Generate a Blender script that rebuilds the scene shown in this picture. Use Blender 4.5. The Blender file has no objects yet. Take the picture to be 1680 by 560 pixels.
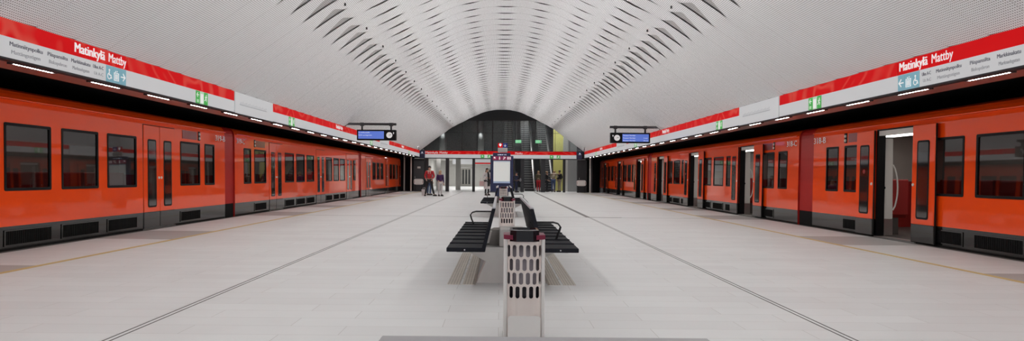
import bpy, bmesh, math, random
from mathutils import Vector, Matrix
random.seed(7)
S = bpy.context.scene
C = S.collection
PI = math.pi
XC = 0.17                     # centre line of the furniture row
V0 = 0.15                     # centre line of the vault

# ------------------------------------------------------------------ materials
def new_mat(name):
    m = bpy.data.materials.new(name); m.use_nodes = True
    nt = m.node_tree
    return m, nt, nt.nodes['Principled BSDF']

def mat(name, col, rough=0.5, metal=0.0, coat=0.0, var=0.06, vscale=3.0, emit=0.0, ecol=None, spec=0.5, rvar=0.0, cior=1.5):
    m, nt, b = new_mat(name)
    c = (*col, 1)
    b.inputs['Base Color'].default_value = c
    b.inputs['Roughness'].default_value = rough
    b.inputs['Metallic'].default_value = metal
    b.inputs['Coat Weight'].default_value = coat
    b.inputs['Coat Roughness'].default_value = 0.03
    b.inputs['Coat IOR'].default_value = cior
    b.inputs['Specular IOR Level'].default_value = spec
    tc = nt.nodes.new('ShaderNodeTexCoord')
    nz = nt.nodes.new('ShaderNodeTexNoise'); nz.inputs['Scale'].default_value = vscale
    nz.inputs['Detail'].default_value = 4
    nt.links.new(tc.outputs['Object'], nz.inputs['Vector'])
    if var:
        mx = nt.nodes.new('ShaderNodeMix'); mx.data_type = 'RGBA'
        mx.inputs[6].default_value = (*[max(0, x * (1 - var)) for x in col], 1)
        mx.inputs[7].default_value = (*[min(1, x * (1 + var)) for x in col], 1)
        nt.links.new(nz.outputs['Fac'], mx.inputs[0])
        nt.links.new(mx.outputs[2], b.inputs['Base Color'])
    if rvar:
        mr = nt.nodes.new('ShaderNodeMapRange')
        mr.inputs['To Min'].default_value = max(0, rough - rvar); mr.inputs['To Max'].default_value = rough + rvar
        nt.links.new(nz.outputs['Fac'], mr.inputs['Value']); nt.links.new(mr.outputs['Result'], b.inputs['Roughness'])
    if emit:
        b.inputs['Emission Color'].default_value = (*(ecol or col), 1)
        b.inputs['Emission Strength'].default_value = emit
    return m

def glass_mat(name, tint, base_refl=0.06, rough=0.02):
    m, nt, b = new_mat(name)
    out = nt.nodes['Material Output']
    tr = nt.nodes.new('ShaderNodeBsdfTransparent'); tr.inputs['Color'].default_value = (*tint, 1)
    gl = nt.nodes.new('ShaderNodeBsdfGlossy'); gl.inputs['Roughness'].default_value = rough
    ge = nt.nodes.new('ShaderNodeNewGeometry')
    vm = nt.nodes.new('ShaderNodeVectorMath'); vm.operation = 'DOT_PRODUCT'
    nt.links.new(ge.outputs['Normal'], vm.inputs[0]); nt.links.new(ge.outputs['Incoming'], vm.inputs[1])
    def mth(op, a, bb=None):          # Schlick reflectance, the same from either side of the pane
        n = nt.nodes.new('ShaderNodeMath'); n.operation = op; n.use_clamp = op == 'ADD'
        for q, x in enumerate((a, bb)):
            if x is None: continue
            if isinstance(x, (int, float)): n.inputs[q].default_value = x
            else: nt.links.new(x, n.inputs[q])
        return n.outputs[0]
    fac = mth('ADD', mth('MULTIPLY', mth('POWER', mth('SUBTRACT', 1.0, mth('ABSOLUTE', vm.outputs['Value'])), 5.0), .9), base_refl)
    mx = nt.nodes.new('ShaderNodeMixShader')
    nt.links.new(fac, mx.inputs[0])
    nt.links.new(tr.outputs[0], mx.inputs[1]); nt.links.new(gl.outputs[0], mx.inputs[2])
    nt.links.new(mx.outputs[0], out.inputs['Surface'])
    nt.nodes.remove(b)
    return m

def floor_mat():
    m, nt, b = new_mat('terrazzo planks')
    tc = nt.nodes.new('ShaderNodeTexCoord')
    br = nt.nodes.new('ShaderNodeTexBrick')
    br.inputs['Scale'].default_value = 1.0
    br.inputs['Brick Width'].default_value = 1.2; br.inputs['Row Height'].default_value = 0.3
    br.inputs['Mortar Size'].default_value = 0.0028; br.inputs['Mortar Smooth'].default_value = 0.3
    br.offset = 0.37; br.offset_frequency = 2
    br.inputs['Color1'].default_value = (.69, .70, .70, 1); br.inputs['Color2'].default_value = (.735, .75, .75, 1)
    br.inputs['Mortar'].default_value = (.50, .49, .47, 1)
    nt.links.new(tc.outputs['Object'], br.inputs['Vector'])
    nz = nt.nodes.new('ShaderNodeTexNoise'); nz.inputs['Scale'].default_value = 1.3; nz.inputs['Detail'].default_value = 6
    nt.links.new(tc.outputs['Object'], nz.inputs['Vector'])
    mr = nt.nodes.new('ShaderNodeMapRange'); mr.inputs['To Min'].default_value = .90; mr.inputs['To Max'].default_value = 1.07
    nt.links.new(nz.outputs['Fac'], mr.inputs['Value'])
    mu = nt.nodes.new('ShaderNodeMix'); mu.data_type = 'RGBA'; mu.blend_type = 'MULTIPLY'; mu.inputs[0].default_value = 1
    nt.links.new(br.outputs['Color'], mu.inputs[6]); nt.links.new(mr.outputs['Result'], mu.inputs[7])
    nt.links.new(mu.outputs[2], b.inputs['Base Color'])
    r2 = nt.nodes.new('ShaderNodeMapRange'); r2.inputs['To Min'].default_value = .34; r2.inputs['To Max'].default_value = .5
    nt.links.new(nz.outputs['Fac'], r2.inputs['Value']); nt.links.new(r2.outputs['Result'], b.inputs['Roughness'])
    b.inputs['Specular IOR Level'].default_value = .4
    return m

def perforated(name, col, hole, pitch, rad, edge=None, metal=0.0, rough=.5, uv=True, spec=.3):
    """sheet with round punched holes in a square grid; edge: |v| beyond which holes appear"""
    m, nt, b = new_mat(name)
    tc = nt.nodes.new('ShaderNodeTexCoord')
    sep = nt.nodes.new('ShaderNodeSeparateXYZ')
    nt.links.new(tc.outputs['UV' if uv else 'Object'], sep.inputs[0])
    def mth(op, a, bb=None):
        n = nt.nodes.new('ShaderNodeMath'); n.operation = op
        for i, x in enumerate((a, bb)):
            if x is None: continue
            if isinstance(x, (int, float)): n.inputs[i].default_value = x
            else: nt.links.new(x, n.inputs[i])
        return n.outputs[0]
    def cell(x):
        return mth('SUBTRACT', mth('FRACT', mth('DIVIDE', x, pitch)), .5)
    cx, cy = cell(sep.outputs[0]), cell(sep.outputs[1])
    d2 = mth('ADD', mth('MULTIPLY', cx, cx), mth('MULTIPLY', cy, cy))
    h = mth('LESS_THAN', d2, (rad / pitch) ** 2)
    if edge:
        h = mth('MULTIPLY', h, mth('GREATER_THAN', mth('ABSOLUTE', sep.outputs[0]), edge))
    nz = nt.nodes.new('ShaderNodeTexNoise'); nz.inputs['Scale'].default_value = 1.5
    nt.links.new(tc.outputs['Object'], nz.inputs['Vector'])
    mc = nt.nodes.new('ShaderNodeMix'); mc.data_type = 'RGBA'
    mc.inputs[6].default_value = (*[x * .95 for x in col], 1); mc.inputs[7].default_value = (*[min(1, x * 1.04) for x in col], 1)
    nt.links.new(nz.outputs['Fac'], mc.inputs[0])
    mx = nt.nodes.new('ShaderNodeMix'); mx.data_type = 'RGBA'
    mx.inputs[7].default_value = (*hole, 1)
    nt.links.new(mc.outputs[2], mx.inputs[6])
    nt.links.new(h, mx.inputs[0]); nt.links.new(mx.outputs[2], b.inputs['Base Color'])
    b.inputs['Roughness'].default_value = rough; b.inputs['Metallic'].default_value = metal
    b.inputs['Specular IOR Level'].default_value = spec
    return m

def red_art_mat():
    """backlit red film printed with pale swirling lines"""
    m, nt, b = new_mat('backlit red film')
    tc = nt.nodes.new('ShaderNodeTexCoord')
    nz = nt.nodes.new('ShaderNodeTexNoise'); nz.inputs['Scale'].default_value = .75; nz.inputs['Detail'].default_value = .6; nz.inputs['Distortion'].default_value = .9
    n2 = nt.nodes.new('ShaderNodeTexNoise'); n2.inputs['Scale'].default_value = .5
    nt.links.new(tc.outputs['Object'], nz.inputs['Vector']); nt.links.new(tc.outputs['Object'], n2.inputs['Vector'])
    pp = nt.nodes.new('ShaderNodeMath'); pp.operation = 'MULTIPLY'; pp.inputs[1].default_value = 13
    nt.links.new(nz.outputs['Fac'], pp.inputs[0])
    p2 = nt.nodes.new('ShaderNodeMath'); p2.operation = 'PINGPONG'; p2.inputs[1].default_value = 1
    nt.links.new(pp.outputs[0], p2.inputs[0])
    rp = nt.nodes.new('ShaderNodeValToRGB')
    rp.color_ramp.elements[0].position = .55; rp.color_ramp.elements[0].color = (0, 0, 0, 1)
    rp.color_ramp.elements[1].position = .9; rp.color_ramp.elements[1].color = (1, 1, 1, 1)
    nt.links.new(p2.outputs[0], rp.inputs[0])
    mu = nt.nodes.new('ShaderNodeMath'); mu.operation = 'MULTIPLY'
    nt.links.new(rp.outputs[0], mu.inputs[0]); nt.links.new(n2.outputs['Fac'], mu.inputs[1])
    mx = nt.nodes.new('ShaderNodeMix'); mx.data_type = 'RGBA'
    mx.inputs[6].default_value = (.56, .004, .006, 1); mx.inputs[7].default_value = (.62, .10, .07, 1)
    nt.links.new(mu.outputs[0], mx.inputs[0])
    nt.links.new(mx.outputs[2], b.inputs['Base Color']); nt.links.new(mx.outputs[2], b.inputs['Emission Color'])
    b.inputs['Emission Strength'].default_value = .46; b.inputs['Roughness'].default_value = .6; b.inputs['Specular IOR Level'].default_value = .08
    return m

M = {
 'floor': floor_mat(),
 'panel': perforated('white perforated ceiling sheet', (.90, .91, .92), (.30, .30, .30), .036, .0098, rough=.8),
 'backing': perforated('grey perforated backing sheet', (.54, .535, .53), (.18, .18, .18), .036, .0105, rough=.6),
 'void': mat('dark ceiling void', (.012, .012, .013), .9),
 'tunnel': mat('dark tunnel lining', (.010, .010, .011), .85, spec=.2),
 'track': mat('track ballast', (.03, .03, .03), .95, vscale=20, var=.4),
 'orange': mat('glossy orange train paint', (.93, .074, .003), .35, coat=.75, cior=1.5, spec=.1, var=.03, vscale=.6),
 'gangway': mat('dark red gangway bellows', (.44, .012, .008), .45, var=.1),
 'redtrim': mat('dark red panel', (.25, .012, .01), .35, coat=.5),
 'skirt': mat('glossy charcoal skirt', (.016, .0155, .015), .14, coat=.35, var=.15, spec=.35),
 'grille': mat('black louvre', (.008, .008, .008), .6, spec=.1),
 'black': mat('black frame', (.008, .008, .009), .4, spec=.12),
 'rubber': mat('black rubber', (.013, .013, .013), .8, spec=.2),
 'tint': glass_mat('tinted train glass', (.22, .22, .225), .10),
 'doorglass': mat('dark door glass', (.014, .012, .012), .06, coat=.5, spec=.6),
 'lining': mat('pale cabin lining', (.30, .29, .28), .5),
 'cabinfloor': mat('cabin floor', (.10, .095, .09), .5),
 'redseat': mat('red seat upholstery', (.33, .012, .010), .6, vscale=30),
 'cream': mat('off-white plastic', (.74, .72, .68), .4),
 'steel': mat('brushed steel', (.58, .57, .56), .3, metal=.9, vscale=12),
 'silver': mat('silver paint', (.66, .66, .69), .35, metal=.4),
 'lettering': mat('white lettering', (.85, .83, .80), .5),
 'white_sign': mat('backlit white film', (.35, .35, .35), .35, emit=.38, ecol=(.95, .97, 1), var=.01),
 'red_sign': red_art_mat(),
 'red_plain': mat('backlit plain red film', (.56, .004, .006), .6, emit=.46, var=.04, spec=.08),
 'white_letter': mat('backlit white letter', (.9, .9, .9), .4, emit=.4, ecol=(1, 1, 1), var=0),
 'ink': mat('grey printed ink', (.16, .16, .20), .6, var=0),
 'paleink': mat('pale grey printed ink', (.40, .41, .44), .6, var=0),
 'skyblue': mat('light blue pictogram film', (.20, .43, .52), .4, emit=.25, var=.04),
 'green': mat('green pictogram film', (.05, .42, .07), .4, emit=.35, var=.04),
 'palegreen': mat('pale green film', (.50, .74, .52), .4, emit=.25, var=.02),
 'soffit': mat('bronze mirror soffit', (.42, .34, .32), .28, metal=.7, var=.08, vscale=1),
 'trimdark': mat('dark aluminium edge', (.030, .027, .030), .55, spec=.2),
 'tube': mat('lit lamp diffuser', (.9, .9, .88), .4, emit=60.0, ecol=(1, .97, .92), var=0),
 'cabinlamp': mat('cabin lamp diffuser', (.9, .9, .88), .4, emit=7, ecol=(1, .96, .9), var=0),
 'seatblack': perforated('black perforated steel', (.016, .017, .023), (.004, .004, .005), .016, .005, uv=False, rough=.65, spec=.12),
 'blackmetal': mat('black powder coat', (.016, .016, .018), .38),
 'concrete': mat('white cast stone', (.80, .775, .745), .55, vscale=8),
 'greyblock': mat('grey bracket', (.40, .37, .34), .6),
 'slab': mat('grey stone slab', (.36, .355, .37), .5, vscale=15),
 'binshell': mat('satin pinkish steel', (.80, .72, .68), .36, metal=.15, vscale=4, var=.06),
 'binwhite': mat('satin white steel', (.80, .785, .765), .38, metal=.1, var=.04),
 'binred': mat('dark red enamel', (.20, .018, .05), .35),
 'binblack': mat('glossy black plastic', (.010, .010, .014), .22, coat=.25, spec=.3),
 'liner': mat('mauve-grey bin bag', (.36, .33, .36), .5, vscale=14, var=.25),
 'binstain': mat('dark rubbish in bag', (.03, .025, .035), .6),
 'navy': mat('navy blue paint', (.018, .026, .085), .35),
 'screen': mat('lit map screen', (.72, .74, .72), .3, emit=.30, ecol=(.95, 1, .97), var=.015, vscale=8),
 'screenblue': mat('lit blue band', (.36, .46, .62), .3, emit=.2, var=.25, vscale=60),
 'magenta': mat('magenta icon film', (.36, .02, .10), .4, emit=.25),
 'blue': mat('blue film', (.02, .04, .22), .4, emit=.25),
 'displayblue': mat('lit blue display', (.08, .15, .50), .2, emit=.75, ecol=(.10, .18, .60), var=.12, vscale=2),
 'displaytext': mat('lit display text', (.7, .78, .95), .4, emit=.6, ecol=(.75, .85, 1), var=0),
 'clock': mat('white clock face', (.8, .8, .8), .4, emit=.3, ecol=(1, 1, 1), var=0),
 'seam': mat('dark joint', (.12, .115, .11), .8),
 'drain': mat('drain channel', (.16, .155, .15), .6, metal=.3),
 'yellow': mat('yellow safety line', (.60, .45, .17), .5, var=.1),
 'greyband': mat('grey stone band', (.40, .395, .39), .45, vscale=2),
 'tactile': perforated('beige floor grille', (.56, .52, .46), (.26, .24, .21), .03, .009, uv=False, rough=.5),
 'greywall': mat('grey wall panel', (.055, .06, .066), .4, var=.2, vscale=.7),
 'whitewall': mat('white wall panel', (.62, .61, .58), .5, var=.05),
 'darkwall': mat('charcoal wall', (.025, .026, .03), .5),
 'limewall': mat('lime yellow wall panel', (.50, .47, .15), .5, var=.08),
 'facade': glass_mat('facade glass', (.85, .88, .88), .05),
 'step': mat('ribbed escalator step', (.06, .062, .066), .45, metal=.4),
 'balustrade': glass_mat('smoked balustrade glass', (.42, .40, .30), .05),
 'lime_light': mat('green lit sign', (.2, .75, .35), .4, emit=.9, ecol=(.35, 1, .5), var=0),
 'lift': mat('lift door steel', (.34, .33, .30), .3, metal=.7, vscale=2, var=.2),
 'skin': mat('skin', (.48, .28, .20), .55, var=.03),
 'hairdark': mat('dark hair', (.025, .018, .014), .6),
 'hairblond': mat('blond hair', (.38, .24, .12), .6),
 'eye': mat('dark eye', (.02, .015, .012), .2),
 'c_red': mat('red jacket cloth', (.42, .012, .018), .7, vscale=20),
 'c_black': mat('black cloth', (.014, .014, .017), .8, vscale=20),
 'c_purple': mat('purple jacket cloth', (.05, .012, .085), .7, vscale=20),
 'c_white': mat('white cloth', (.62, .58, .58), .8, vscale=20),
 'c_grey': mat('grey cloth', (.16, .165, .18), .8, vscale=20),
 'c_jeans': mat('blue denim', (.05, .08, .17), .8, vscale=30),
 'c_beige': mat('beige cloth', (.34, .29, .21), .8, vscale=20),
 'c_brown': mat('olive brown cloth', (.09, .075, .04), .8, vscale=20),
 'c_navy': mat('dark navy cloth', (.012, .016, .045), .8, vscale=20),
 'c_pink': mat('pink cloth', (.52, .34, .33), .8, vscale=20),
 'shoe': mat('black shoe leather', (.014, .013, .013), .5),
}

# ------------------------------------------------------------------ mesh builder
class MB:
    def __init__(s): s.v = []; s.f = []; s.m = []; s.uv = None
    def vert(s, p): s.v.append(tuple(p)); return len(s.v) - 1
    def face(s, idx, mi=0): s.f.append(tuple(idx)); s.m.append(mi)
    def quad(s, a, b, c, d, mi=0):
        i = len(s.v); s.v += [tuple(a), tuple(b), tuple(c), tuple(d)]; s.face((i, i+1, i+2, i+3), mi)
    def box(s, x0, x1, y0, y1, z0, z1, mi=0, bev=0.0, T=None):
        if bev:
            bm = bmesh.new(); bmesh.ops.create_cube(bm, size=1)
            for v in bm.verts:
                v.co = Vector(((x0+x1)/2 + v.co.x*(x1-x0), (y0+y1)/2 + v.co.y*(y1-y0), (z0+z1)/2 + v.co.z*(z1-z0)))
            bmesh.ops.bevel(bm, geom=bm.edges[:], offset=bev, segments=2, affect='EDGES', profile=.5)
            s.add_bm(bm, mi, T); return
        P = [(x0,y0,z0),(x1,y0,z0),(x1,y1,z0),(x0,y1,z0),(x0,y0,z1),(x1,y0,z1),(x1,y1,z1),(x0,y1,z1)]
        if T is not None: P = [tuple(T @ Vector(p)) for p in P]
        i = len(s.v); s.v += P
        for q in ((3,2,1,0),(4,5,6,7),(0,1,5,4),(1,2,6,5),(2,3,7,6),(3,0,4,7)): s.face([i+k for k in q], mi)
    def add_bm(s, bm, mi=0, T=None):
        i = len(s.v); bm.verts.index_update()
        for v in bm.verts: s.v.append(tuple(T @ v.co if T is not None else v.co))
        for f in bm.faces: s.face([i + v.index for v in f.verts], mi)
        bm.free()
    def tube(s, pts, r, n=8, mi=0, cap=True):
        pts = [Vector(p) for p in pts]; rings = []
        rs = r if isinstance(r, (list, tuple)) else [r]*len(pts)
        up = None
        for k, p in enumerate(pts):
            t = (pts[min(k+1, len(pts)-1)] - pts[max(k-1, 0)]).normalized()
            if up is None: up = Vector((0,0,1)) if abs(t.z) < .9 else Vector((1,0,0))
            a = t.cross(up).normalized(); b = a.cross(t).normalized(); up = b
            rings.append([s.vert(p + rs[k]*(math.cos(2*PI*j/n)*a + math.sin(2*PI*j/n)*b)) for j in range(n)])
        for A, B in zip(rings, rings[1:]):
            for j in range(n): s.face((A[j], A[(j+1)%n], B[(j+1)%n], B[j]), mi)
        if cap: s.face(rings[0][::-1], mi); s.face(rings[-1], mi)
    def cyl(s, c, r, h, n=20, mi=0, r2=None):
        s.tube([c, (c[0], c[1], c[2]+h)], [r, r if r2 is None else r2], n, mi)
    def prism(s, poly, ax, a, b, mi=0):
        """poly: 2-D points; extruded along axis ax from a to b"""
        def P(q, t):
            return {'x': (t, q[0], q[1]), 'y': (q[0], t, q[1]), 'z': (q[0], q[1], t)}[ax]
        i = len(s.v); n = len(poly)
        s.v += [P(q, a) for q in poly] + [P(q, b) for q in poly]
        s.face([i+k for k in range(n)][::-1], mi); s.face([i+n+k for k in range(n)], mi)
        for k in range(n): s.face((i+k, i+(k+1)%n, i+n+(k+1)%n, i+n+k), mi)
    def ell(s, c, r, mi=0, seg=16, T=None):
        bm = bmesh.new(); bmesh.ops.create_uvsphere(bm, u_segments=seg, v_segments=max(6, seg//2), radius=1)
        for v in bm.verts: v.co = Vector((c[0]+v.co.x*r[0], c[1]+v.co.y*r[1], c[2]+v.co.z*r[2]))
        s.add_bm(bm, mi, T)
    # flat shapes on a frame (o, ex, ey, n): thin raised graphics on a sign
    def flat(s, fr, poly, d=.002, mi=0):
        o, ex, ey, n = fr
        a = [s.vert(o + ex*p[0] + ey*p[1]) for p in poly]; b = [s.vert(o + ex*p[0] + ey*p[1] + n*d) for p in poly]
        s.face(b, mi); k = len(poly)
        for j in range(k): s.face((a[j], a[(j+1)%k], b[(j+1)%k], b[j]), mi)
    def frect(s, fr, x0, y0, x1, y1, d=.002, mi=0): s.flat(fr, [(x0,y0),(x1,y0),(x1,y1),(x0,y1)], d, mi)
    def fdisc(s, fr, x, y, r, d=.002, mi=0, n=16): s.flat(fr, [(x+r*math.cos(2*PI*k/n), y+r*math.sin(2*PI*k/n)) for k in range(n)], d, mi)
    def fbar(s, fr, x0, y0, x1, y1, w, d=.002, mi=0):
        L = math.hypot(x1-x0, y1-y0); nx, ny = -(y1-y0)/L*w/2, (x1-x0)/L*w/2
        s.flat(fr, [(x0-nx,y0-ny),(x1-nx,y1-ny),(x1+nx,y1+ny),(x0+nx,y0+ny)], d, mi)
    def fring(s, fr, x, y, r, w, d=.002, mi=0, a0=0, a1=2*PI, n=18):
        for k in range(n):
            t0, t1 = a0+(a1-a0)*k/n, a0+(a1-a0)*(k+1)/n
            s.flat(fr, [(x+(r-w/2)*math.cos(t0), y+(r-w/2)*math.sin(t0)), (x+(r+w/2)*math.cos(t0), y+(r+w/2)*math.sin(t0)),
                        (x+(r+w/2)*math.cos(t1), y+(r+w/2)*math.sin(t1)), (x+(r-w/2)*math.cos(t1), y+(r-w/2)*math.sin(t1))], d, mi)
    def build(s, name, mats, parent=None, smooth=False, loc=None):
        me = bpy.data.meshes.new(name)
        me.from_pydata(s.v, [], s.f)
        for m in (mats if isinstance(mats, (list, tuple)) else [mats]): me.materials.append(M[m] if isinstance(m, str) else m)
        for p, mi in zip(me.polygons, s.m): p.material_index = mi; p.use_smooth = smooth
        bm = bmesh.new(); bm.from_mesh(me); bmesh.ops.recalc_face_normals(bm, faces=bm.faces); bm.to_mesh(me); bm.free()
        me.update()
        o = bpy.data.objects.new(name, me); C.objects.link(o)
        if parent: o.parent = parent
        if loc: o.location = loc
        return o

def thing(name, label, cat, loc=(0,0,0), rz=0, group=None):
    o = bpy.data.objects.new(name, None); C.objects.link(o); o.empty_display_size = .1
    o.location = loc; o.rotation_euler = (0,0,rz)
    o['label'] = label; o['category'] = cat
    if group: o['group'] = group
    return o
def tag(o, label, cat, group=None):
    o['label'] = label; o['category'] = cat
    if group: o['group'] = group
    return o
def struct(o): o['kind'] = 'structure'; return o
def kids(o): return list(o.children)
def dup(root, loc, label=None, rz=None):
    r = root.copy(); C.objects.link(r); r.location = loc
    if rz is not None: r.rotation_euler = (0,0,rz)
    if label: r['label'] = label
    for ch in kids(root):
        c = ch.copy(); C.objects.link(c); c.parent = r
        for g in kids(ch):
            d = g.copy(); C.objects.link(d); d.parent = c
    return r

def V(*a): return Vector(a)
def frame(o, ex, ey): 
    ex, ey = Vector(ex), Vector(ey); return (Vector(o), ex, ey, ex.cross(ey))

def text(name, body, fr, w=None, h=.1, material='lettering', parent=None, bold=0.0, depth=.003, x0=0, y0=0, heavy=0.0):
    """body written from (x0,y0) on the frame; cap height about h; squeezed to width w"""
    cu = bpy.data.curves.new(name, 'FONT'); cu.body = body; cu.size = 1; cu.offset = 0.0; cu.resolution_u = 3
    cu.extrude = .001
    ob = bpy.data.objects.new(name, cu); C.objects.link(ob)
    dg = bpy.context.evaluated_depsgraph_get()
    me = bpy.data.meshes.new_from_object(ob.evaluated_get(dg))
    bpy.data.objects.remove(ob); bpy.data.curves.remove(cu)
    xs = [v.co.x for v in me.vertices]; mnx, mxx = min(xs), max(xs)
    sy = h / .70; sx = (w / (mxx - mnx)) if w else sy
    o, ex, ey, n = fr
    for v in me.vertices:
        x, y, z = v.co
        v.co = o + ex*(x0 + (x-mnx)*sx) + ey*(y0 + y*sy) + n*(depth if z > 0 else 0)
    if heavy:
        bm = bmesh.new(); bm.from_mesh(me)
        for sgn_ in (1, 2):
            g = bmesh.ops.duplicate(bm, geom=[f for f in bm.faces][:len(me.polygons)])
            for v in [e for e in g['geom'] if isinstance(e, bmesh.types.BMVert)]: v.co += ex*heavy*sgn_ + n*.0002*sgn_
        bm.to_mesh(me); bm.free()
    me.materials.clear(); me.materials.append(M[material]); me.update()
    t = bpy.data.objects.new(name, me); C.objects.link(t)
    if parent: t.parent = parent
    return t

# ------------------------------------------------------------------ camera, world, colour
cam = bpy.data.cameras.new('camera'); co = bpy.data.objects.new('camera', cam); C.objects.link(co)
cam.sensor_width = 36; cam.sensor_fit = 'HORIZONTAL'; cam.lens = 24.0
cam.shift_x = 20/1680; cam.shift_y = 9/1680
th = .0085
R = Matrix(((math.cos(th), -math.sin(th), 0), (0, 0, -1), (math.sin(th), math.cos(th), 0)))
co.matrix_world = Matrix.Translation((0, 0, 1.2)) @ R.to_4x4()
cam.clip_end = 300
S.camera = co
w = bpy.data.worlds.new('world'); S.world = w; w.use_nodes = True
w.node_tree.nodes['Background'].inputs[0].default_value = (.95, .95, 1, 1)
w.node_tree.nodes['Background'].inputs[1].default_value = .65
S.view_settings.view_transform = 'Standard'; S.view_settings.look = 'None'
S.view_settings.gamma = 1; S.view_settings.exposure = -.31; S.view_settings.use_curve_mapping = False
try:
    S.cycles.use_denoising = True; S.cycles.max_bounces = 8; S.cycles.diffuse_bounces = 4
    S.cycles.glossy_bounces = 4; S.cycles.transparent_max_bounces = 12; S.cycles.sample_clamp_indirect = 6
    S.cycles.caustics_reflective = False; S.cycles.caustics_refractive = False
except Exception: pass

# ------------------------------------------------------------------ vault
PR = [(0,6.19),(.45,6.17),(.9,6.11),(1.35,6.0),(1.75,5.83),(2.2,5.62),(2.6,5.43),(3.1,5.17),(3.65,4.87),(4.1,4.56),(4.5,4.28),(5.0,3.93),(5.5,3.55),(6.1,3.10),(6.5,2.80),(6.75,2.60)]
def prof(x):
    a = abs(x)
    for (x0, z0), (x1, z1) in zip(PR, PR[1:]):
        if a <= x1: return z0 + (z1-z0)*(a-x0)/(x1-x0)
    return PR[-1][1]
def profs(x):   # smoothed
    return sum(prof(x+d)*w_ for d, w_ in ((-.3,.15),(-.15,.2),(0,.3),(.15,.2),(.3,.15)))
ROWS = [0, .97, -.97, 2.0, -2.0]
PITCH = .8
def bell(x, c, hw):
    t = (x-c)/hw
    return .5*(1+math.cos(PI*t)) if abs(t) < 1 else 0
def vault_pt(x, y, off=0.0):
    z = profs(x) - sum(.018*bell(x, r, .48) for r in ROWS) - .03*(bell(x, 2.9, .45) + bell(x, -2.9, .45))
    dx = (profs(x+.05) - profs(x-.05))/.1
    n = Vector((-dx, 0, 1)).normalized()
    return Vector((V0 + x, y, z)) + n*off
XS = [-6.7 + 13.4*i/200 for i in range(201)]
ARC = [0.0]
for a, b in zip(XS, XS[1:]): ARC.append(ARC[-1] + math.hypot(b-a, profs(b)-profs(a)))
ARC = [a - ARC[-1]/2 for a in ARC]
def gap(x):
    a = abs(x); g = 0
    t = (a - 3.97)/.36          # large pointed gaps: blunt inner end, pointed outer end
    if -1 < t < 1: g = max(g, .38*min(1, (1-t)*.7, (t+1)*2.6))
    t = (a - 3.0)/.38
    if -1 < t < 1: g = max(g, .13*min(1, (1-t)*.8, (t+1)*1.8))
    return g
def tilt(x):
    return .002 + (.0015 if abs(x) > 4.5 else 0) + sum(.023*bell(x, r + .05*(1 if x > 0 else -1), .32) for r in ROWS)
def make_panel(jit):
    mb = MB(); nv = 5; idx = []
    uvs = []
    for i, x in enumerate(XS):
        g = gap(x); tl = tilt(x) * jit; row = []
        for j in range(nv):
            t = j/(nv-1)
            y = t*(PITCH - g)
            off = -tl*.5 + tl*t - .004*math.sin(PI*t)
            row.append(mb.vert(vault_pt(x, y, off))); uvs.append((ARC[i], y))
        idx.append(row)
    for A, B in zip(idx, idx[1:]):
        for j in range(nv-1): mb.face((A[j], A[j+1], B[j+1], B[j]))
    o = mb.build('ceiling_panel', 'panel', smooth=True)
    ul = o.data.uv_layers.new(name='UVMap')
    for l in o.data.loops: ul.data[l.index].uv = uvs[l.vertex_index]
    return o
# backing shell behind the panels
mb = MB(); prev = None; uvs = []
YS = [-8, 5, 15, 25, 35, 45, 51.25]
for i, x in enumerate(XS):
    row = [mb.vert(vault_pt(x, y, .03)) for y in YS]; uvs += [(ARC[i], y) for y in YS]
    if prev:
        for j in range(len(YS)-1): mb.face((prev[j], prev[j+1], row[j+1], row[j]), 1 if abs(x) < 2.45 else 0)
    prev = row
ceil = struct(mb.build('ceiling', ['backing', 'void'], smooth=True))
ul = ceil.data.uv_layers.new(name='UVMap')
for l in ceil.data.loops: ul.data[l.index].uv = uvs[l.vertex_index]
protos = [make_panel(j) for j in (1.0, .7, 1.25)]
k = 0; y = 51.2 - PITCH
while y > -8:
    o = protos[k] if k < 3 else protos[random.randrange(3)].copy()
    if k >= 3: C.objects.link(o)
    o.parent = ceil; o.location = (0, y, 0)
    y -= PITCH; k += 1

# ------------------------------------------------------------------ shell: floor, tracks, tunnel
XL, XR = -7.53, 7.91          # train sides
EL, ER = -7.42, 7.80          # platform edges
mb = MB(); mb.box(EL, ER, -8, 51.4, -1.1, 0); struct(mb.build('floor', 'floor'))
mb = MB(); mb.box(EL, 6.9, 51.4, 80, -.3, -.002); struct(mb.build('floor', 'floor'))
mb = MB(); mb.box(-11.8, EL, -8, 64, -1.4, -1.1); mb.box(ER, 12.2, -8, 64, -1.4, -1.1); struct(mb.build('floor', 'track'))
mb = MB(); mb.box(-11.9, -11.8, -8, 64, -1.4, 3.1); struct(mb.build('wall_left', 'tunnel'))
mb = MB(); mb.box(12.2, 12.3, -8, 64, -1.4, 3.1); struct(mb.build('wall_right', 'tunnel'))
mb = MB(); mb.box(-11.9, -6.16, -8, 64, 2.86, 3.0); struct(mb.build('ceiling', 'tunnel'))
mb = MB(); mb.box(6.46, 12.3, -8, 64, 2.86, 3.0); struct(mb.build('ceiling', 'tunnel'))
mb = MB(); mb.box(-11.9, -7.3, 60, 60.2, -1.4, 3); struct(mb.build('wall_back', 'tunnel'))
mb = MB(); mb.box(6.95, 12.3, 60, 60.2, -1.4, 3); struct(mb.build('wall_back', 'tunnel'))
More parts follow.
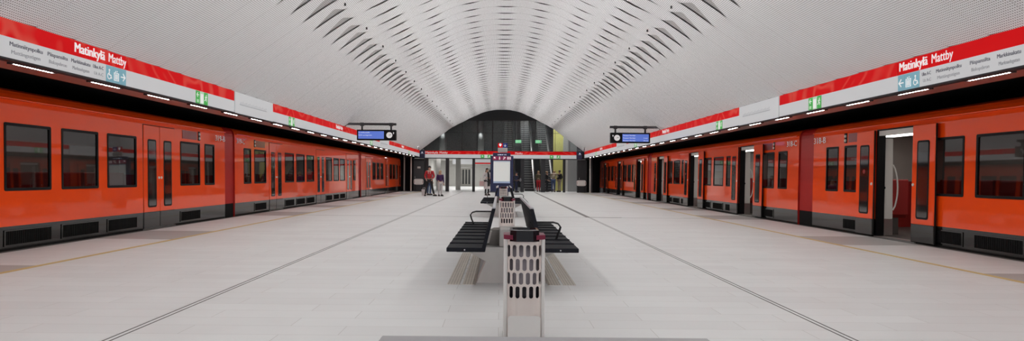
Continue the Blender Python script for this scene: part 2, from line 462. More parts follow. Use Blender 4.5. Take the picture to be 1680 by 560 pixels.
# joints, lines, bands in the floor
def strip(name, m, x0, x1, y0, y1, z=.002):
    mb = MB(); mb.box(x0, x1, y0, y1, -.01, z); return struct(mb.build(name, m))
strip('trim_1', 'seam', -2.825, -2.813, -8, 51.3); strip('trim_2', 'seam', -2.775, -2.763, -8, 51.3)
strip('trim_3', 'seam', 2.608, 2.62, -8, 20.1); strip('trim_4', 'seam', 2.656, 2.668, -8, 20.1)
strip('trim_5', 'drain', 2.55, 2.68, 20.1, 51.3); strip('trim_6', 'drain', 2.68, 3.6, 20.05, 20.18)
strip('trim_7', 'seam', EL + .3, ER - .3, 20.08, 20.11, .0015)
strip('trim_8', 'yellow', -5.93, -5.84, -8, 51.3, .003); strip('trim_9', 'yellow', 6.11, 6.20, -8, 51.3, .003)
k = 10
for y0, y1 in ((6.9, 8.75), (12.4, 14.2), (19.75, 21.7), (25.0, 26.6), (31, 32.7), (37, 38.7), (43, 44.7)):
    strip('trim_%d' % k, 'greyband', EL + .12, -5.94, y0, y1, .0018); k += 1
    strip('trim_%d' % k, 'greyband', 6.21, ER - .12, y0, y1, .0018); k += 1
strip('trim_%d' % k, 'seam', EL, EL + .1, -8, 51.3, .0016); k += 1
strip('trim_%d' % k, 'seam', ER - .1, ER, -8, 51.3, .0016); k += 1

# ------------------------------------------------------------------ trains
PAT = [('N', .70, 1.27), ('W', 1.57, 2.60), ('D', 2.90, 4.30), ('W', 4.57, 5.60), ('W', 5.92, 6.97), ('W', 7.27, 8.33),
       ('D', 8.63, 10.03), ('W', 10.25, 11.30), ('W', 11.60, 12.60), ('W', 12.85, 13.85), ('D', 14.15, 15.55), ('N', 15.75, 16.40)]
PATD = [('D', 1.30, 2.75), ('W', 3.35, 4.35), ('W', 4.70, 5.70), ('W', 6.05, 7.05), ('D', 7.75, 9.15), ('W', 9.60, 10.60),
        ('W', 10.95, 11.95), ('W', 12.3, 13.3), ('D', 13.8, 15.2), ('N', 15.5, 16.1)]
SK = .36; WZ0, WZ1 = .92, 1.945; DZ = 2.24
LEAN = .018
def lean(z): return max(0, z-.5)*LEAN
SIDE = [(-.7, .10), (-.35, .03), (0, 0), (SK, 0), (WZ0, lean(WZ0)), (WZ1, lean(WZ1)), (DZ, lean(DZ)), (2.32, .042), (2.40, .07), (2.46, .12), (2.505, .21), (2.54, .36), (2.56, .8), (2.57, 1.5)]

def rrect(y0, y1, z0, z1, r, n=5):
    P = []
    for cy, cz, a0 in ((y1-r, z1-r, 0), (y0+r, z1-r, PI/2), (y0+r, z0+r, PI), (y1-r, z0+r, 1.5*PI)):
        for k in range(n+1):
            a = a0 + PI/2*k/n; P.append((cy + r*math.cos(a), cz + r*math.sin(a)))
    return P

def train(side, plane, num, label):
    """side -1: stands left of the platform, +1: right. local x = depth into the train."""
    open_doors = side > 0
    root = thing('metro_train', label, 'train', (plane, 0, 0))
    X = lambda d: side*d
    fr0 = lambda y, z, d=0.0: frame((X(d), y, z), (0, -side, 0), (0, 0, 1))   # reading frame on the side facing the platform
    if side < 0:
        cars = [('B', 18.73, -1, PAT, 1.0, 17.05), ('C', 19.43, 1, PAT, .995, 17.0), ('D', 37.1, 1, PATD, 1.0, 16.25)]
    else:
        cars = [('B', 17.27, -1, PAT, 1.0, 17.05), ('C', 18.12, 1, PAT, 1.03, 17.6), ('D', 36.6, 1, PATD, 1.0, 17.4)]
    # gangways
    for i, (g0, g1) in enumerate(((min(cars[0][1], cars[1][1]), cars[1][1]), (cars[1][1] + cars[1][5], cars[2][1]))):
        mb = MB(); n = 7
        for k in range(n):
            a, b = g0 + (g1-g0)*k/n, g0 + (g1-g0)*(k+1)/n
            for (za, da), (zb, db) in zip(SIDE[1:], SIDE[2:]):
                mi = 1 if zb <= SK else 0
                mid = (a+b)/2
                for ya, yb, e0, e1 in ((a, mid, .05, .085), (mid, b, .085, .05)):
                    mb.quad((X(da+e0), ya, za), (X(da+e0+.0), ya, zb) if False else (X(db+e0), ya, zb), (X(db+e1), yb, zb), (X(da+e1), yb, za), mi)
        mb.build('gangway_bellows', ['gangway', 'rubber'], root)
    for ci, (cn, ys, sg, pat, sc, L) in enumerate(cars):
        yy = lambda a: ys + sg*a*sc
        items = [(t, min(yy(a), yy(b)), max(yy(a), yy(b))) for t, a, b in pat]
        y0, y1 = min(ys, ys+sg*L), max(ys, ys+sg*L)
        # car body shell with real openings
        br = sorted({y0, y1} | {v for t, a, b in items for v in (a, b)})
        mb = MB()
        for (za, da), (zb, db) in zip(SIDE, SIDE[1:]):
            for a, b in zip(br, br[1:]):
                m = (a+b)/2; zc = (za+zb)/2; hole = False
                for t, p, q in items:
                    if p < m < q and ((t == 'D' and 0 < zc < DZ) or (t != 'D' and WZ0 < zc < WZ1)): hole = True
                if hole: continue
                mb.quad((X(da), a, za), (X(da), b, za), (X(db), b, zb), (X(db), a, zb), 1 if zb <= SK else 0)
        for ye in (y0, y1):       # end walls
            poly = [(X(d), z) for z, d in SIDE] + [(X(3.0-d), z) for z, d in SIDE[::-1]]
            i = len(mb.v); mb.v += [(p[0], ye, p[1]) for p in poly]; mb.face(range(i, i+len(poly)), 2)
        for (za, da), (zb, db) in zip(SIDE, SIDE[1:]):   # far side
            mb.quad((X(3.0-da), y0, za), (X(3.0-da), y1, za), (X(3.0-db), y1, zb), (X(3.0-db), y0, zb), 1 if zb <= SK else 0)
        mb.box(min(X(-.016), X(.03)), max(X(-.016), X(.03)), y0+.05, y1-.05, 2.318, 2.336, 0)   # rain gutter
        body = mb.build('car_body', ['orange', 'skirt', 'gangway'], root)
        # cabin lining: floor, ceiling, far wall with a red dado
        mb = MB()
        xa, xb = X(.06), X(2.9)
        mb.quad((X(.0), y0+.03, .0), (X(.0), y1-.03, .0), (xb, y1-.03, .0), (xb, y0+.03, .0), 1)
        mb.quad((xa, y0+.03, 2.26), (xa, y1-.03, 2.26), (xb, y1-.03, 2.26), (xb, y0+.03, 2.26), 0)
        mb.quad((xb, y0+.03, 0), (xb, y1-.03, 0), (xb, y1-.03, .25), (xb, y0+.03, .25), 1)
        mb.quad((xb, y0+.03, .25), (xb, y1-.03, .25), (xb, y1-.03, 1.15), (xb, y0+.03, 1.15), 2)
        mb.quad((xb, y0+.03, 1.15), (xb, y1-.03, 1.15), (xb, y1-.03, 1.9), (xb, y0+.03, 1.9), 3)
        mb.quad((xb, y0+.03, 1.9), (xb, y1-.03, 1.9), (xb, y1-.03, 2.26), (xb, y0+.03, 2.26), 0)
        for ye in (y0+.04, y1-.04):
            mb.quad((xa, ye, 0), (xb, ye, 0), (xb, ye, 1.15), (xa, ye, 1.15), 2)
            mb.quad((xa, ye, 1.15), (xb, ye, 1.15), (xb, ye, 2.26), (xa, ye, 2.26), 3)
        mb.build('cabin_lining', ['lining', 'cabinfloor', 'redseat', 'greyblock'], root)
        mb = MB(); mb.box(min(X(1.3), X(1.55)), max(X(1.3), X(1.55)), y0+.8, y1-.8, 2.215, 2.25); mb.build('cabin_lamp', 'cabinlamp', root)
        def leaned(ob):
            for v in ob.data.vertices: v.co.x += side*lean(v.co.z)
            return ob
        for t, a, b in items:
            if t in 'WN':
                # frame ring, rounded
                outp, inp = rrect(a-.015, b+.015, WZ0-.015, WZ1+.015, .03), rrect(a+.03, b-.03, WZ0+.03, WZ1-.03, .02)
                mb = MB(); n = len(outp)
                vo = [mb.vert((X(-.008), p, q)) for p, q in outp]; vi = [mb.vert((X(-.008), p, q)) for p, q in inp]
                vo2 = [mb.vert((X(.004), p, q)) for p, q in outp]; vi2 = [mb.vert((X(.03), p, q)) for p, q in inp]
                for k in range(n):
                    l = (k+1) % n
                    mb.face((vo[k], vo[l], vi[l], vi[k])); mb.face((vo2[k], vo2[l], vo[l], vo[k])); mb.face((vi[k], vi[l], vi2[l], vi2[k]))
                wf = leaned(mb.build('window', 'black', root))
                mb = MB(); i = len(mb.v); mb.v += [(X(.008), p, q) for p, q in rrect(a+.02, b-.02, WZ0+.02, WZ1-.02, .02)]; mb.face(range(i, i+n))
                leaned(mb.build('window_pane', 'tint', wf))
                if t == 'W' and ci < 2:
                    for yb_, dr in ((a+.16, 1), (b-.16, -1)):     # a pair of seats facing each other behind the window
                        mb = MB(); y_a, y_b = sorted((yb_, yb_ + dr*.07))
                        mb.box(min(X(.16), X(.98)), max(X(.16), X(.98)), y_a, y_b, .42, 1.20, 0, .025)
                        y_a, y_b = sorted((yb_ + dr*.07, yb_ + dr*.42))
                        mb.box(min(X(.16), X(.98)), max(X(.16), X(.98)), y_a, y_b, .36, .45, 0, .02)
                        y_a, y_b = sorted((yb_ + dr*.08, yb_ + dr*.36))
                        mb.box(min(X(.3), X(.8)), max(X(.3), X(.8)), y_a, y_b, .0, .36, 1)
                        mb.build('passenger_seat', ['redseat', 'cabinfloor'], root)
                # louvre below each window of the nearest cars
                if t == 'W' and ci < 2:
                    mb = MB(); z0, z1 = .075, .285
                    for za, zb in ((z0-.02, z0), (z1, z1+.02)): mb.box(min(X(-.012), X(.005)), max(X(-.012), X(.005)), a-.03, b+.03, za, zb, 0)
                    for ya, yb_ in ((a-.03, a), (b, b+.03)): mb.box(min(X(-.012), X(.005)), max(X(-.012), X(.005)), ya, yb_, z0, z1, 0)
                    mb.box(min(X(-.003), X(.004)), max(X(-.003), X(.004)), a, b, z0, z1, 1)
                    ns = 22
                    for k in range(ns):
                        yk = a + (b-a)*(k+.5)/ns; mb.box(min(X(-.010), X(0)), max(X(-.010), X(0)), yk-.008, yk+.008, z0, z1, 1)
                    mb.build('louvre', ['skirt', 'grille'], root)
            else:
                mid = (a+b)/2
                # doorway reveal: black seal all round, pale header, sill
                mb = MB()
                for ya, yb_ in ((a, a+.035), (b-.035, b)): mb.box(min(X(-.004), X(.16)), max(X(-.004), X(.16)), ya, yb_, 0, DZ, 0)
                mb.box(min(X(-.004), X(.16)), max(X(-.004), X(.16)), a, b, DZ-.03, DZ, 0)
                mb.box(min(X(-.03), X(.16)), max(X(-.03), X(.16)), a, b, -.05, .012, 1)
                if open_doors: mb.box(X(.02), X(.12), a+.035, b-.035, DZ-.13, DZ-.03, 2)
                leaned(mb.build('door_frame', ['black', 'steel', 'cream'], root))
                lw = (b-a)/2
                for dr in (-1, 1):            # two leaves per doorway
                    if open_doors: d0, d1, sh = -.085, -.045, dr*(lw - .03)
                    else: d0, d1, sh = -.014, .028, 0
                    ya, yb_ = (a+.012, mid-.005) if dr < 0 else (mid+.005, b-.012)
                    ya += sh; yb_ += sh
                    mb = MB()
                    mb.box(min(X(d0), X(d1)), max(X(d0), X(d1)), ya, yb_, SK, DZ-.012, 0, .012)
                    mb.box(min(X(d0), X(d1)), max(X(d0), X(d1)), ya, yb_, .015, SK, 1, .012)
                    mb.box(min(X(d0+.008), X(d1-.004)), max(X(d0+.008), X(d1-.004)), ya-.006, yb_+.006, .02, DZ-.02, 2)
                    leaf = leaned(mb.build('door', ['orange', 'skirt', 'rubber'], root))
                    g0, g1 = (ya+yb_)/2 - .185, (ya+yb_)/2 + .185
                    mb = MB(); mb.prism([(p, q) for p, q in rrect(g0, g1, .46, 1.93, .05)], 'x', X(d0-.004), X(d0+.01), 0)
                    mb.prism([(p, q) for p, q in rrect(g0+.035, g1-.035, .495, 1.895, .035)], 'x', X(d0-.006), X(d0+.01), 1)
                    leaned(mb.build('door_window', ['black', 'doorglass'], leaf))
                    yb0 = (yb_-.05) if dr < 0 else (ya+.05)
                    mb = MB(); mb.tube([(X(d0+.005), yb0, 1.10), (X(d0-.012), yb0, 1.10)], [.032, .026], 14); leaned(mb.build('door_button', 'cream', leaf))
                    if open_doors and dr > 0 or (not open_doors and dr > 0):
                        mb = MB(); mb.tube([(X(d0-.003), (g0+g1)/2, 1.36), (X(d0-.009), (g0+g1)/2, 1.36)], .05, 16)
                        if open_doors: leaned(mb.build('round_sticker', 'redtrim', leaf))
                if open_doors:
                    ys_ = b + .02                     # draught screen at the far jamb with a curved grab rail
                    mb = MB(); mb.box(X(.10), X(.36), ys_-.03, ys_+.01, .36, 2.06, 0, .008); mb.box(X(.10), X(.36), ys_-.03, ys_+.01, .02, .36, 1)
                    scr = mb.build('draught_screen', ['cream', 'steel'], root)
                    mb = MB(); mb.tube([(X(.17), ys_-.03, 1.02), (X(.17), ys_-.045, 1.02)], .03, 14); mb.build('lock_knob', 'black', scr)
                    mb = MB(); pts = []
                    for k in range(13):
                        u = k/12; pts.append((X(.36 + .10*math.sin(PI*u)**.6), ys_-.03, .55 + .95*u))
                    mb.tube(pts, .016, 8); mb.build('grab_rail', 'cream', scr)
        # numbers, destination panel, door lamps
        if ci < 2:
            ta = .08 if ci == 0 else .12
            wnum = .62
            yc = yy(.1) if side*sg > 0 else yy(.1)
            # reading direction is (0,-side,0); start so that the number sits within .1-.75 m of the gangway end
            ya, yb_ = sorted((yy(.07), yy(.68)))
            st = ya if side < 0 else yb_
            text('car_number', '%s-%s' % (num, cn), fr0(st, 2.07, -.002), wnum, .145, 'lettering', root, heavy=.003)
            leaned(root.children[-1])
            ya, yb_ = sorted((yy(1.72), yy(2.50)))
            mb = MB(); mb.box(min(X(-.006), X(.01)), max(X(-.006), X(.01)), ya, yb_, 2.03, 2.23, 0); leaned(mb.build('destination_panel', 'redtrim', root))
            yl = yy(1.60)
            mb = MB(); mb.box(min(X(-.012), X(.01)), max(X(-.012), X(.01)), yl-.06, yl+.06, 2.02, 2.25, 0, .01)
            for z in (2.08, 2.18): mb.tube([(X(-.01), yl, z), (X(-.03), yl, z)], [.038, .03], 12, 1)
            leaned(mb.build('door_lamp', ['black', 'cream'], root))
    return root
train(-1, XL, '319', 'orange metro train with closed doors standing along the left platform edge')
train(1, XR, '318', 'orange metro train with open doors standing along the right platform edge')

# ------------------------------------------------------------------ sign bands above the platform edges
ZB, ZM, ZT = 2.59, 2.845, 3.068

def running_man(mb, fr, x, y, s, mi):
    P = lambda a, b: (x + a*s, y + b*s)
    mb.fdisc(fr, *P(.55, .82), .09*s, .003, mi)
    mb.fbar(fr, *P(.5, .7), *P(.42, .42), .14*s, .003, mi)
    mb.fbar(fr, *P(.5, .68), *P(.75, .58), .07*s, .003, mi); mb.fbar(fr, *P(.48, .68), *P(.25, .55), .07*s, .003, mi)
    mb.fbar(fr, *P(.43, .45), *P(.65, .3), .09*s, .003, mi); mb.fbar(fr, *P(.65, .3), *P(.6, .08), .08*s, .003, mi)
    mb.fbar(fr, *P(.42, .45), *P(.3, .22), .09*s, .003, mi); mb.fbar(fr, *P(.3, .22), *P(.1, .2), .08*s, .003, mi)
def arrow(mb, fr, cx, cy, s, ang, mi, d=.003):
    c, sn = math.cos(ang), math.sin(ang)
    def P(a, b): return (cx + (a*c - b*sn)*s, cy + (a*sn + b*c)*s)
    mb.fbar(fr, *P(-.35, 0), *P(.3, 0), .10*s, d, mi)
    mb.fbar(fr, *P(.0, .32), *P(.34, -.03), .10*s, d, mi); mb.fbar(fr, *P(.0, -.32), *P(.34, .03), .10*s, d, mi)
def wheelchair(mb, fr, x, y, s, mi):
    P = lambda a, b: (x + a*s, y + b*s)
    mb.fdisc(fr, *P(.45, .85), .09*s, .003, mi); mb.fbar(fr, *P(.45, .75), *P(.45, .42), .1*s, .003, mi)
    mb.fbar(fr, *P(.45, .45), *P(.7, .42), .08*s, .003, mi); mb.fbar(fr, *P(.7, .44), *P(.82, .15), .08*s, .003, mi)
    mb.fring(fr, *P(.45, .33), .24*s, .07*s, .003, mi, a0=PI*.6, a1=PI*1.95)
def lift_icon(mb, fr, x, y, s, mi):
    P = lambda a, b: (x + a*s, y + b*s)
    for a, b, c, d in ((.12, .08, .88, .08), (.12, .72, .88, .72), (.15, .08, .15, .72), (.85, .08, .85, .72)): mb.fbar(fr, *P(a, b), *P(c, d), .06*s, .003, mi)
    for q in (.33, .5, .67):
        mb.fdisc(fr, *P(q, .58), .055*s, .003, mi); mb.fbar(fr, *P(q, .52), *P(q, .16), .09*s, .003, mi)
    mb.flat(fr, [P(.3, .8), P(.46, .8), P(.38, .93)], .003, mi); mb.flat(fr, [P(.54, .93), P(.7, .93), P(.62, .8)], .003, mi)

def sign_band(side, X, label):
    root = thing('sign_band', label, 'sign', (X, 0, 0))
    inn = -side                       # direction from the sign face towards the platform
    ex = (0, -side, 0)
    F = lambda y, z=0.0, d=0.0: frame((inn*d, y, z), ex, (0, 0, 1))
    bx = lambda mb, d0, d1, y0, y1, z0, z1, mi=0: mb.box(min(inn*d0, inn*d1), max(inn*d0, inn*d1), y0, y1, z0, z1, mi)
    Y0, Y1 = -6, 50.9
    mb = MB(); bx(mb, -.12, -.004, Y0, Y1, ZB, ZT); bx(mb, -.12, .012, Y0, Y1, ZT, ZT+.03); bx(mb, -.12, .010, Y0, Y1, ZB-.025, ZB)
    mb.build('housing', 'trimdark', root)
    mb = MB(); mb.box(min(0, -inn*.76), max(0, -inn*.76), Y0, Y1, ZB-.012+.03, ZB+.05); mb.build('soffit', 'soffit', root)
    maps = [(15.4, 17.95), (34.0, 36.8)]
    cuts = [(Y0, 10.95), (10.965, 15.37)] if side < 0 else [(Y0, 10.82), (10.835, 14.72), (14.735, 15.4)]
    if side > 0: maps[0] = (15.42, 17.95)
    mb = MB(); segs = [(Y0, maps[0][0]-.02), (maps[0][1]+.02, maps[1][0]-.02), (maps[1][1]+.02, Y1)]
    for a, b in segs: bx(mb, -.004, .004, a, b, ZB, ZM)
    mb.build('white_band', 'white_sign', root)
    for i, (a, b) in enumerate(cuts + [segs[1], segs[2]]):
        mb = MB(); bx(mb, -.004, .004, a, b, ZM, ZT); mb.build('red_band', 'red_sign' if i or side < 0 else 'red_plain', root)
    for a, b in maps:                 # line map boxes, a little proud, full height
        mb = MB(); bx(mb, -.004, .02, a, b, ZB-.01, ZT-.01); mp = mb.build('line_map', 'white_sign', root)
        fr = F(a if side < 0 else b, ZB, .02); Lm = b-a
        mb = MB(); mb.frect(fr, .25, .20, Lm-.45, .206, .002)
        for k in range(24): mb.fdisc(fr, .3 + (Lm-.85)*k/23, .203, .014, .003, n=8)
        for k in range(24):
            x = .3 + (Lm-.85)*k/23; mb.fbar(fr, x, .225, x+.03, .225+.03+.012*(k*7 % 3), .008, .002)
        mb.build('map_line', 'paleink', mp)
    fr = lambda y, z=0.0: F(y, z, .004)
    s0 = -side                        # +1 on the left: reading direction is +y
    # station name
    def name_at(y, wd, hh=.135, z=ZM+.055):
        text('station_name', 'Matinkylä', fr(y, z), wd*.55, hh, 'white_letter', root, .004, heavy=.006)
        text('station_name', 'Mattby', fr(y + s0*wd*.63, z), wd*.365, hh, 'white_letter', root, .0, heavy=.0015)
    if side < 0: name_at(9.60, 1.33); name_at(24.95, 1.05); name_at(41.6, 1.0)
    else: name_at(10.78, 1.28); name_at(26.5, 1.05); name_at(43, 1.0)
    # street names in two languages
    A = [('Matinniitynpolku', 'Mattängsstigen', .60), ('Piispansilta', 'Biskopsbron', .42), ('Markkinakatu', 'Marknadsgatan', .44), ('Ulos A-C', 'Ut A-C', .26)]
    if side < 0: ysx = [8.33, 9.03, 9.53, 10.04]; order = A
    else: ysx = [10.2, 9.87, 9.16, 8.66]; order = [A[3], A[0], A[1], A[2]]
    for (t1, t2, wd), y in zip(order, ysx):
        if side > 0: wd *= .9 if t1[0] != 'U' else .8
        text('street_name', t1, fr(y, ZB+.155), wd, .052, 'ink', root, heavy=.0012)
        text('street_name', t2, fr(y + s0*.03, ZB+.06), wd*.88, .048, 'paleink', root)
    # light blue pictograms: wheelchair, lift, arrow
    p0 = 10.37 if side < 0 else 10.81
    kinds = ['w', 'l', 'a'] if side < 0 else ['a', 'l', 'w']
    sz = .178
    for k, kd in enumerate(kinds):
        mb = MB(); f = fr(p0 + s0*k*(sz+.008), ZB+.002)
        mb.frect(f, 0, 0, sz, .247, .004, 0)
        f2 = (f[0] + f[3]*.004, f[1], f[2], f[3])
        if kd == 'w': wheelchair(mb, f2, .0, .03, sz, 1)
        elif kd == 'l': lift_icon(mb, f2, 0, .03, sz, 1)
        else: arrow(mb, f2, sz/2, .12, sz, 0 if side < 0 else PI, 1)
        mb.build('pictogram', ['skyblue', 'white_letter'], root)
    # green escape pictograms
    for y in ((13.43, 19.35, 31.5, 44.8) if side < 0 else (13.94, 19.9, 32, 45)):
        w_ = .175
        for k in range(3):
            mb = MB(); f = fr(y + s0*k*(w_+.012), ZB+.002); mb.frect(f, 0, 0, w_, .247, .004, 1 if k == 1 else 0)
            f2 = (f[0] + f[3]*.004, f[1], f[2], f[3])
            if k == 0: arrow(mb, f2, w_/2, .17, w_*.8, PI, 2); mb.frect(f2, .04, .02, .13, .08, .003, 1)
            elif k == 1: mb.frect(f2, .03, .02, .145, .2, .003, 2)
            else: running_man(mb, f2, .0, .05, w_*1.0, 2)
            mb.build('escape_pictogram', ['green', 'palegreen', 'white_letter'], root)
    return root
SX = (-6.0, 6.3)
sign_band(-1, SX[0], 'long red and white lit sign band above the left platform edge')
sign_band(1, SX[1], 'long red and white lit sign band above the right platform edge')
# strip lights let into the soffits
for side, X in ((-1, -6.21), (1, 6.49)):
    sd = 'left' if side < 0 else 'right'
    root = thing('strip_light', 'narrow white strip light under the %s sign band' % sd, 'lamp', (X, 5.75, ZB-.005), 0, 'strip lights under the %s sign band' % sd)
    mb = MB()
    mb.box(-.05, .05, -.42, -.4, -.016, .02); mb.box(-.05, .05, .4, .42, -.016, .02); mb.box(-.05, -.019, -.4, .4, -.012, .02); mb.box(.019, .05, -.4, .4, -.012, .02)
    mb.build('lamp_housing', 'trimdark', root)
    mb = MB(); mb.box(-.017, .017, -.39, .39, -.010, .0); mb.build('lamp_diffuser', 'tube', root)
    y = 5.75
    while y < 48.5:
        y += 1.66; dup(root, (X, y, ZB-.005))

# ------------------------------------------------------------------ departure displays on brackets
def display(side, X, Y, label):
    inn = -side
    root = thing('departure_display', label, 'display', (X, Y, .012))
    if side < 0: a, b = .50, 2.0
    else: a, b = .43, 1.98
    bx = lambda mb, d0, d1, y0, y1, z0, z1, mi=0, bev=0: mb.box(min(inn*d0, inn*d1), max(inn*d0, inn*d1), y0, y1, z0, z1, mi, bev)
    mb = MB()
    bx(mb, .015, 2.0, -.05, .05, 3.10, 3.19, 0, .01)
    mb.prism([(inn*.015, 3.05), (inn*.03, 3.05), (inn*.16, 3.19), (inn*.015, 3.19)], 'y', -.05, .05)
    mb.build('bracket_arm', 'blackmetal', root)
    for d in (a+.18, b-.2):
        mb = MB(); bx(mb, d-.03, d+.03, -.035, .035, 2.92, 3.10); mb.box(inn*d-.07, inn*d+.07, -.06, .06, 3.07, 3.20, 0, .008); mb.build('hanger', 'blackmetal', root)
    mb = MB(); bx(mb, a, b, -.11, .11, 2.52, 2.925, 0, .015); mb.build('housing', 'black', root)
    x0 = min(inn*a, inn*b); W = b-a
    fr = frame((x0, -.112, 2.52), (1, 0, 0), (0, 0, 1))
    mb = MB()
    s0, s1 = (.055, W-.46) if side < 0 else (.46, W-.06)
    mb.frect(fr, s0, .055, s1, .35, .003); scr = mb.build('screen', 'displayblue', root)
    fs = frame((x0, -.115, 2.52), (1, 0, 0), (0, 0, 1))
    if side < 0:
        text('screen_text', 'Ei matkustajille', fs, .42, .042, 'displaytext', scr, .01, x0=s0+.02, y0=.275)
        text('screen_text', 'Ej för passagerare', fs, .50, .042, 'displaytext', scr, .01, x0=s0+.02, y0=.175)
    else:
        for k, mn in enumerate(('', '5 min', '10 min')):
            text('screen_text', 'Vuosaari Nordsjö', fs, .48, .042, 'displaytext', scr, .01, x0=s0+.025, y0=.275-.1*k)
            if mn: text('screen_text', mn, fs, .15 if k == 1 else .18, .04, 'displaytext', scr, .01, x0=s1-.2, y0=.275-.1*k)
    cx = W-.25 if side < 0 else .25
    mb = MB(); mb.fdisc(fr, cx, .2, .115, .006, 0, 28); ck = mb.build('clock_face', 'clock', root)
    f3 = frame((x0, -.118, 2.52), (1, 0, 0), (0, 0, 1))
    mb = MB(); mb.fbar(f3, cx-.02, .185, cx+.05, .225, .014); mb.fbar(f3, cx, .2, cx+.075, .208, .01); mb.build('clock_hand', 'black', ck)
    mb = MB(); lx = W-.09 if side < 0 else .09
    mb.fdisc(fr, lx, .29, .022, .006, 0, 10); mb.fbar(fr, lx, .27, lx, .24, .016); mb.build('location_marker', 'white_letter', root)
    return root
display(-1, SX[0], 26.3, 'blue departure display with clock hanging off the left sign band')
display(1, SX[1], 26.8, 'blue departure display with clock hanging off the right sign band')

# ------------------------------------------------------------------ spotlights under the vault
def spot_thing(x, y, label, group):
    p = vault_pt(x, y, -.02); z = p.z
    root = thing('spotlight', label, 'lamp', (p.x, y, z), 0, group)
    mb = MB(); mb.cyl((0, 0, -.012), .018, .04, 12); mb.cyl((0, 0, -.026), .026, .016, 12, 0, .02); mb.build('lamp_can', 'blackmetal', root)
    return root
LT = []
def add_spot(x, y, power, tilt_x=0):
    p = vault_pt(x, y, -.02)
    l = bpy.data.lights.new('spot', 'SPOT'); l.energy = power; l.spot_size = 2.75; l.spot_blend = 1.0; l.shadow_soft_size = .06; l.color = (1, .975, .95)
    o = bpy.data.objects.new('spot', l); C.objects.link(o); o.location = (p.x, y, p.z-.12); o.rotation_euler = (0, tilt_x, 0)
    return o
for sx in (-1, 1):
    lab = 'small black spotlight on the vault\'s %s flank' % ('left' if sx < 0 else 'right')
    r0 = None
    for k in range(22):
        y = -2 + 2.4*k
        p = vault_pt(sx*3.55, y, -.03)
        if r0 is None: r0 = spot_thing(sx*3.55, y, lab, 'spotlights on the vault\'s %s flank' % ('left' if sx < 0 else 'right'))
        else: dup(r0, (p.x, y, p.z))
        add_spot(sx*3.55, y, 106, .12*sx)
# added fill lights without fixtures along the sign band tops, brightening the vault
def area(name, loc, sx, sy, power, direction, col=(1, .98, .97)):
    l = bpy.data.lights.new(name, 'AREA'); l.shape = 'RECTANGLE'; l.size = sx; l.size_y = sy; l.energy = power; l.color = col
    o = bpy.data.objects.new(name, l); C.objects.link(o); o.location = loc
    d = Vector(direction).normalized(); q = d.to_track_quat('-Z', 'Y'); o.rotation_euler = q.to_euler()
    return o
for k in range(6):
    yc = .5 + 9.4*k
    for X, d in ((SX[0]+.10, 1), (SX[1]-.10, -1)):
        o = area('vault_fill', (X, yc, 3.11), .05, 9.2, 85, (0, 0, 1))
        o.data.spread = .80
        o.rotation_euler = (0, -d*(PI/2 + .25), 0)

# ------------------------------------------------------------------ litter bins
def perim(t, hw, hd, r):
    """point on a rounded rectangle, t in metres along the perimeter from front centre, counter-clockwise seen from above"""
    segs = []
    L = [(hw-r), PI/2*r, 2*(hd-r), PI/2*r, 2*(hw-r), PI/2*r, 2*(hd-r), PI/2*r, (hw-r)]
    tot = sum(L); t %= tot
    k = 0
    while t > L[k] and k < 8: t -= L[k]; k += 1
    if k == 0: return (t, -hd)
    if k == 1: a = t/r; return (hw-r+r*math.sin(a), -hd+r-r*math.cos(a))
    if k == 2: return (hw, -hd+r+t)
    if k == 3: a = t/r; return (hw-r+r*math.cos(a), hd-r+r*math.sin(a))
    if k == 4: return (hw-r-t, hd)
    if k == 5: a = t/r; return (-hw+r-r*math.sin(a), hd-r+r*math.cos(a))
    if k == 6: return (-hw, hd-r-t)
    if k == 7: a = t/r; return (-hw+r-r*math.cos(a), -hd+r-r*math.sin(a))
    return (-hw+r+t, -hd)
HW, HD, RR = .147, .147, .105
PER = 2*(HW-RR)*2 + 2*(HD-RR)*2 + 2*PI*RR
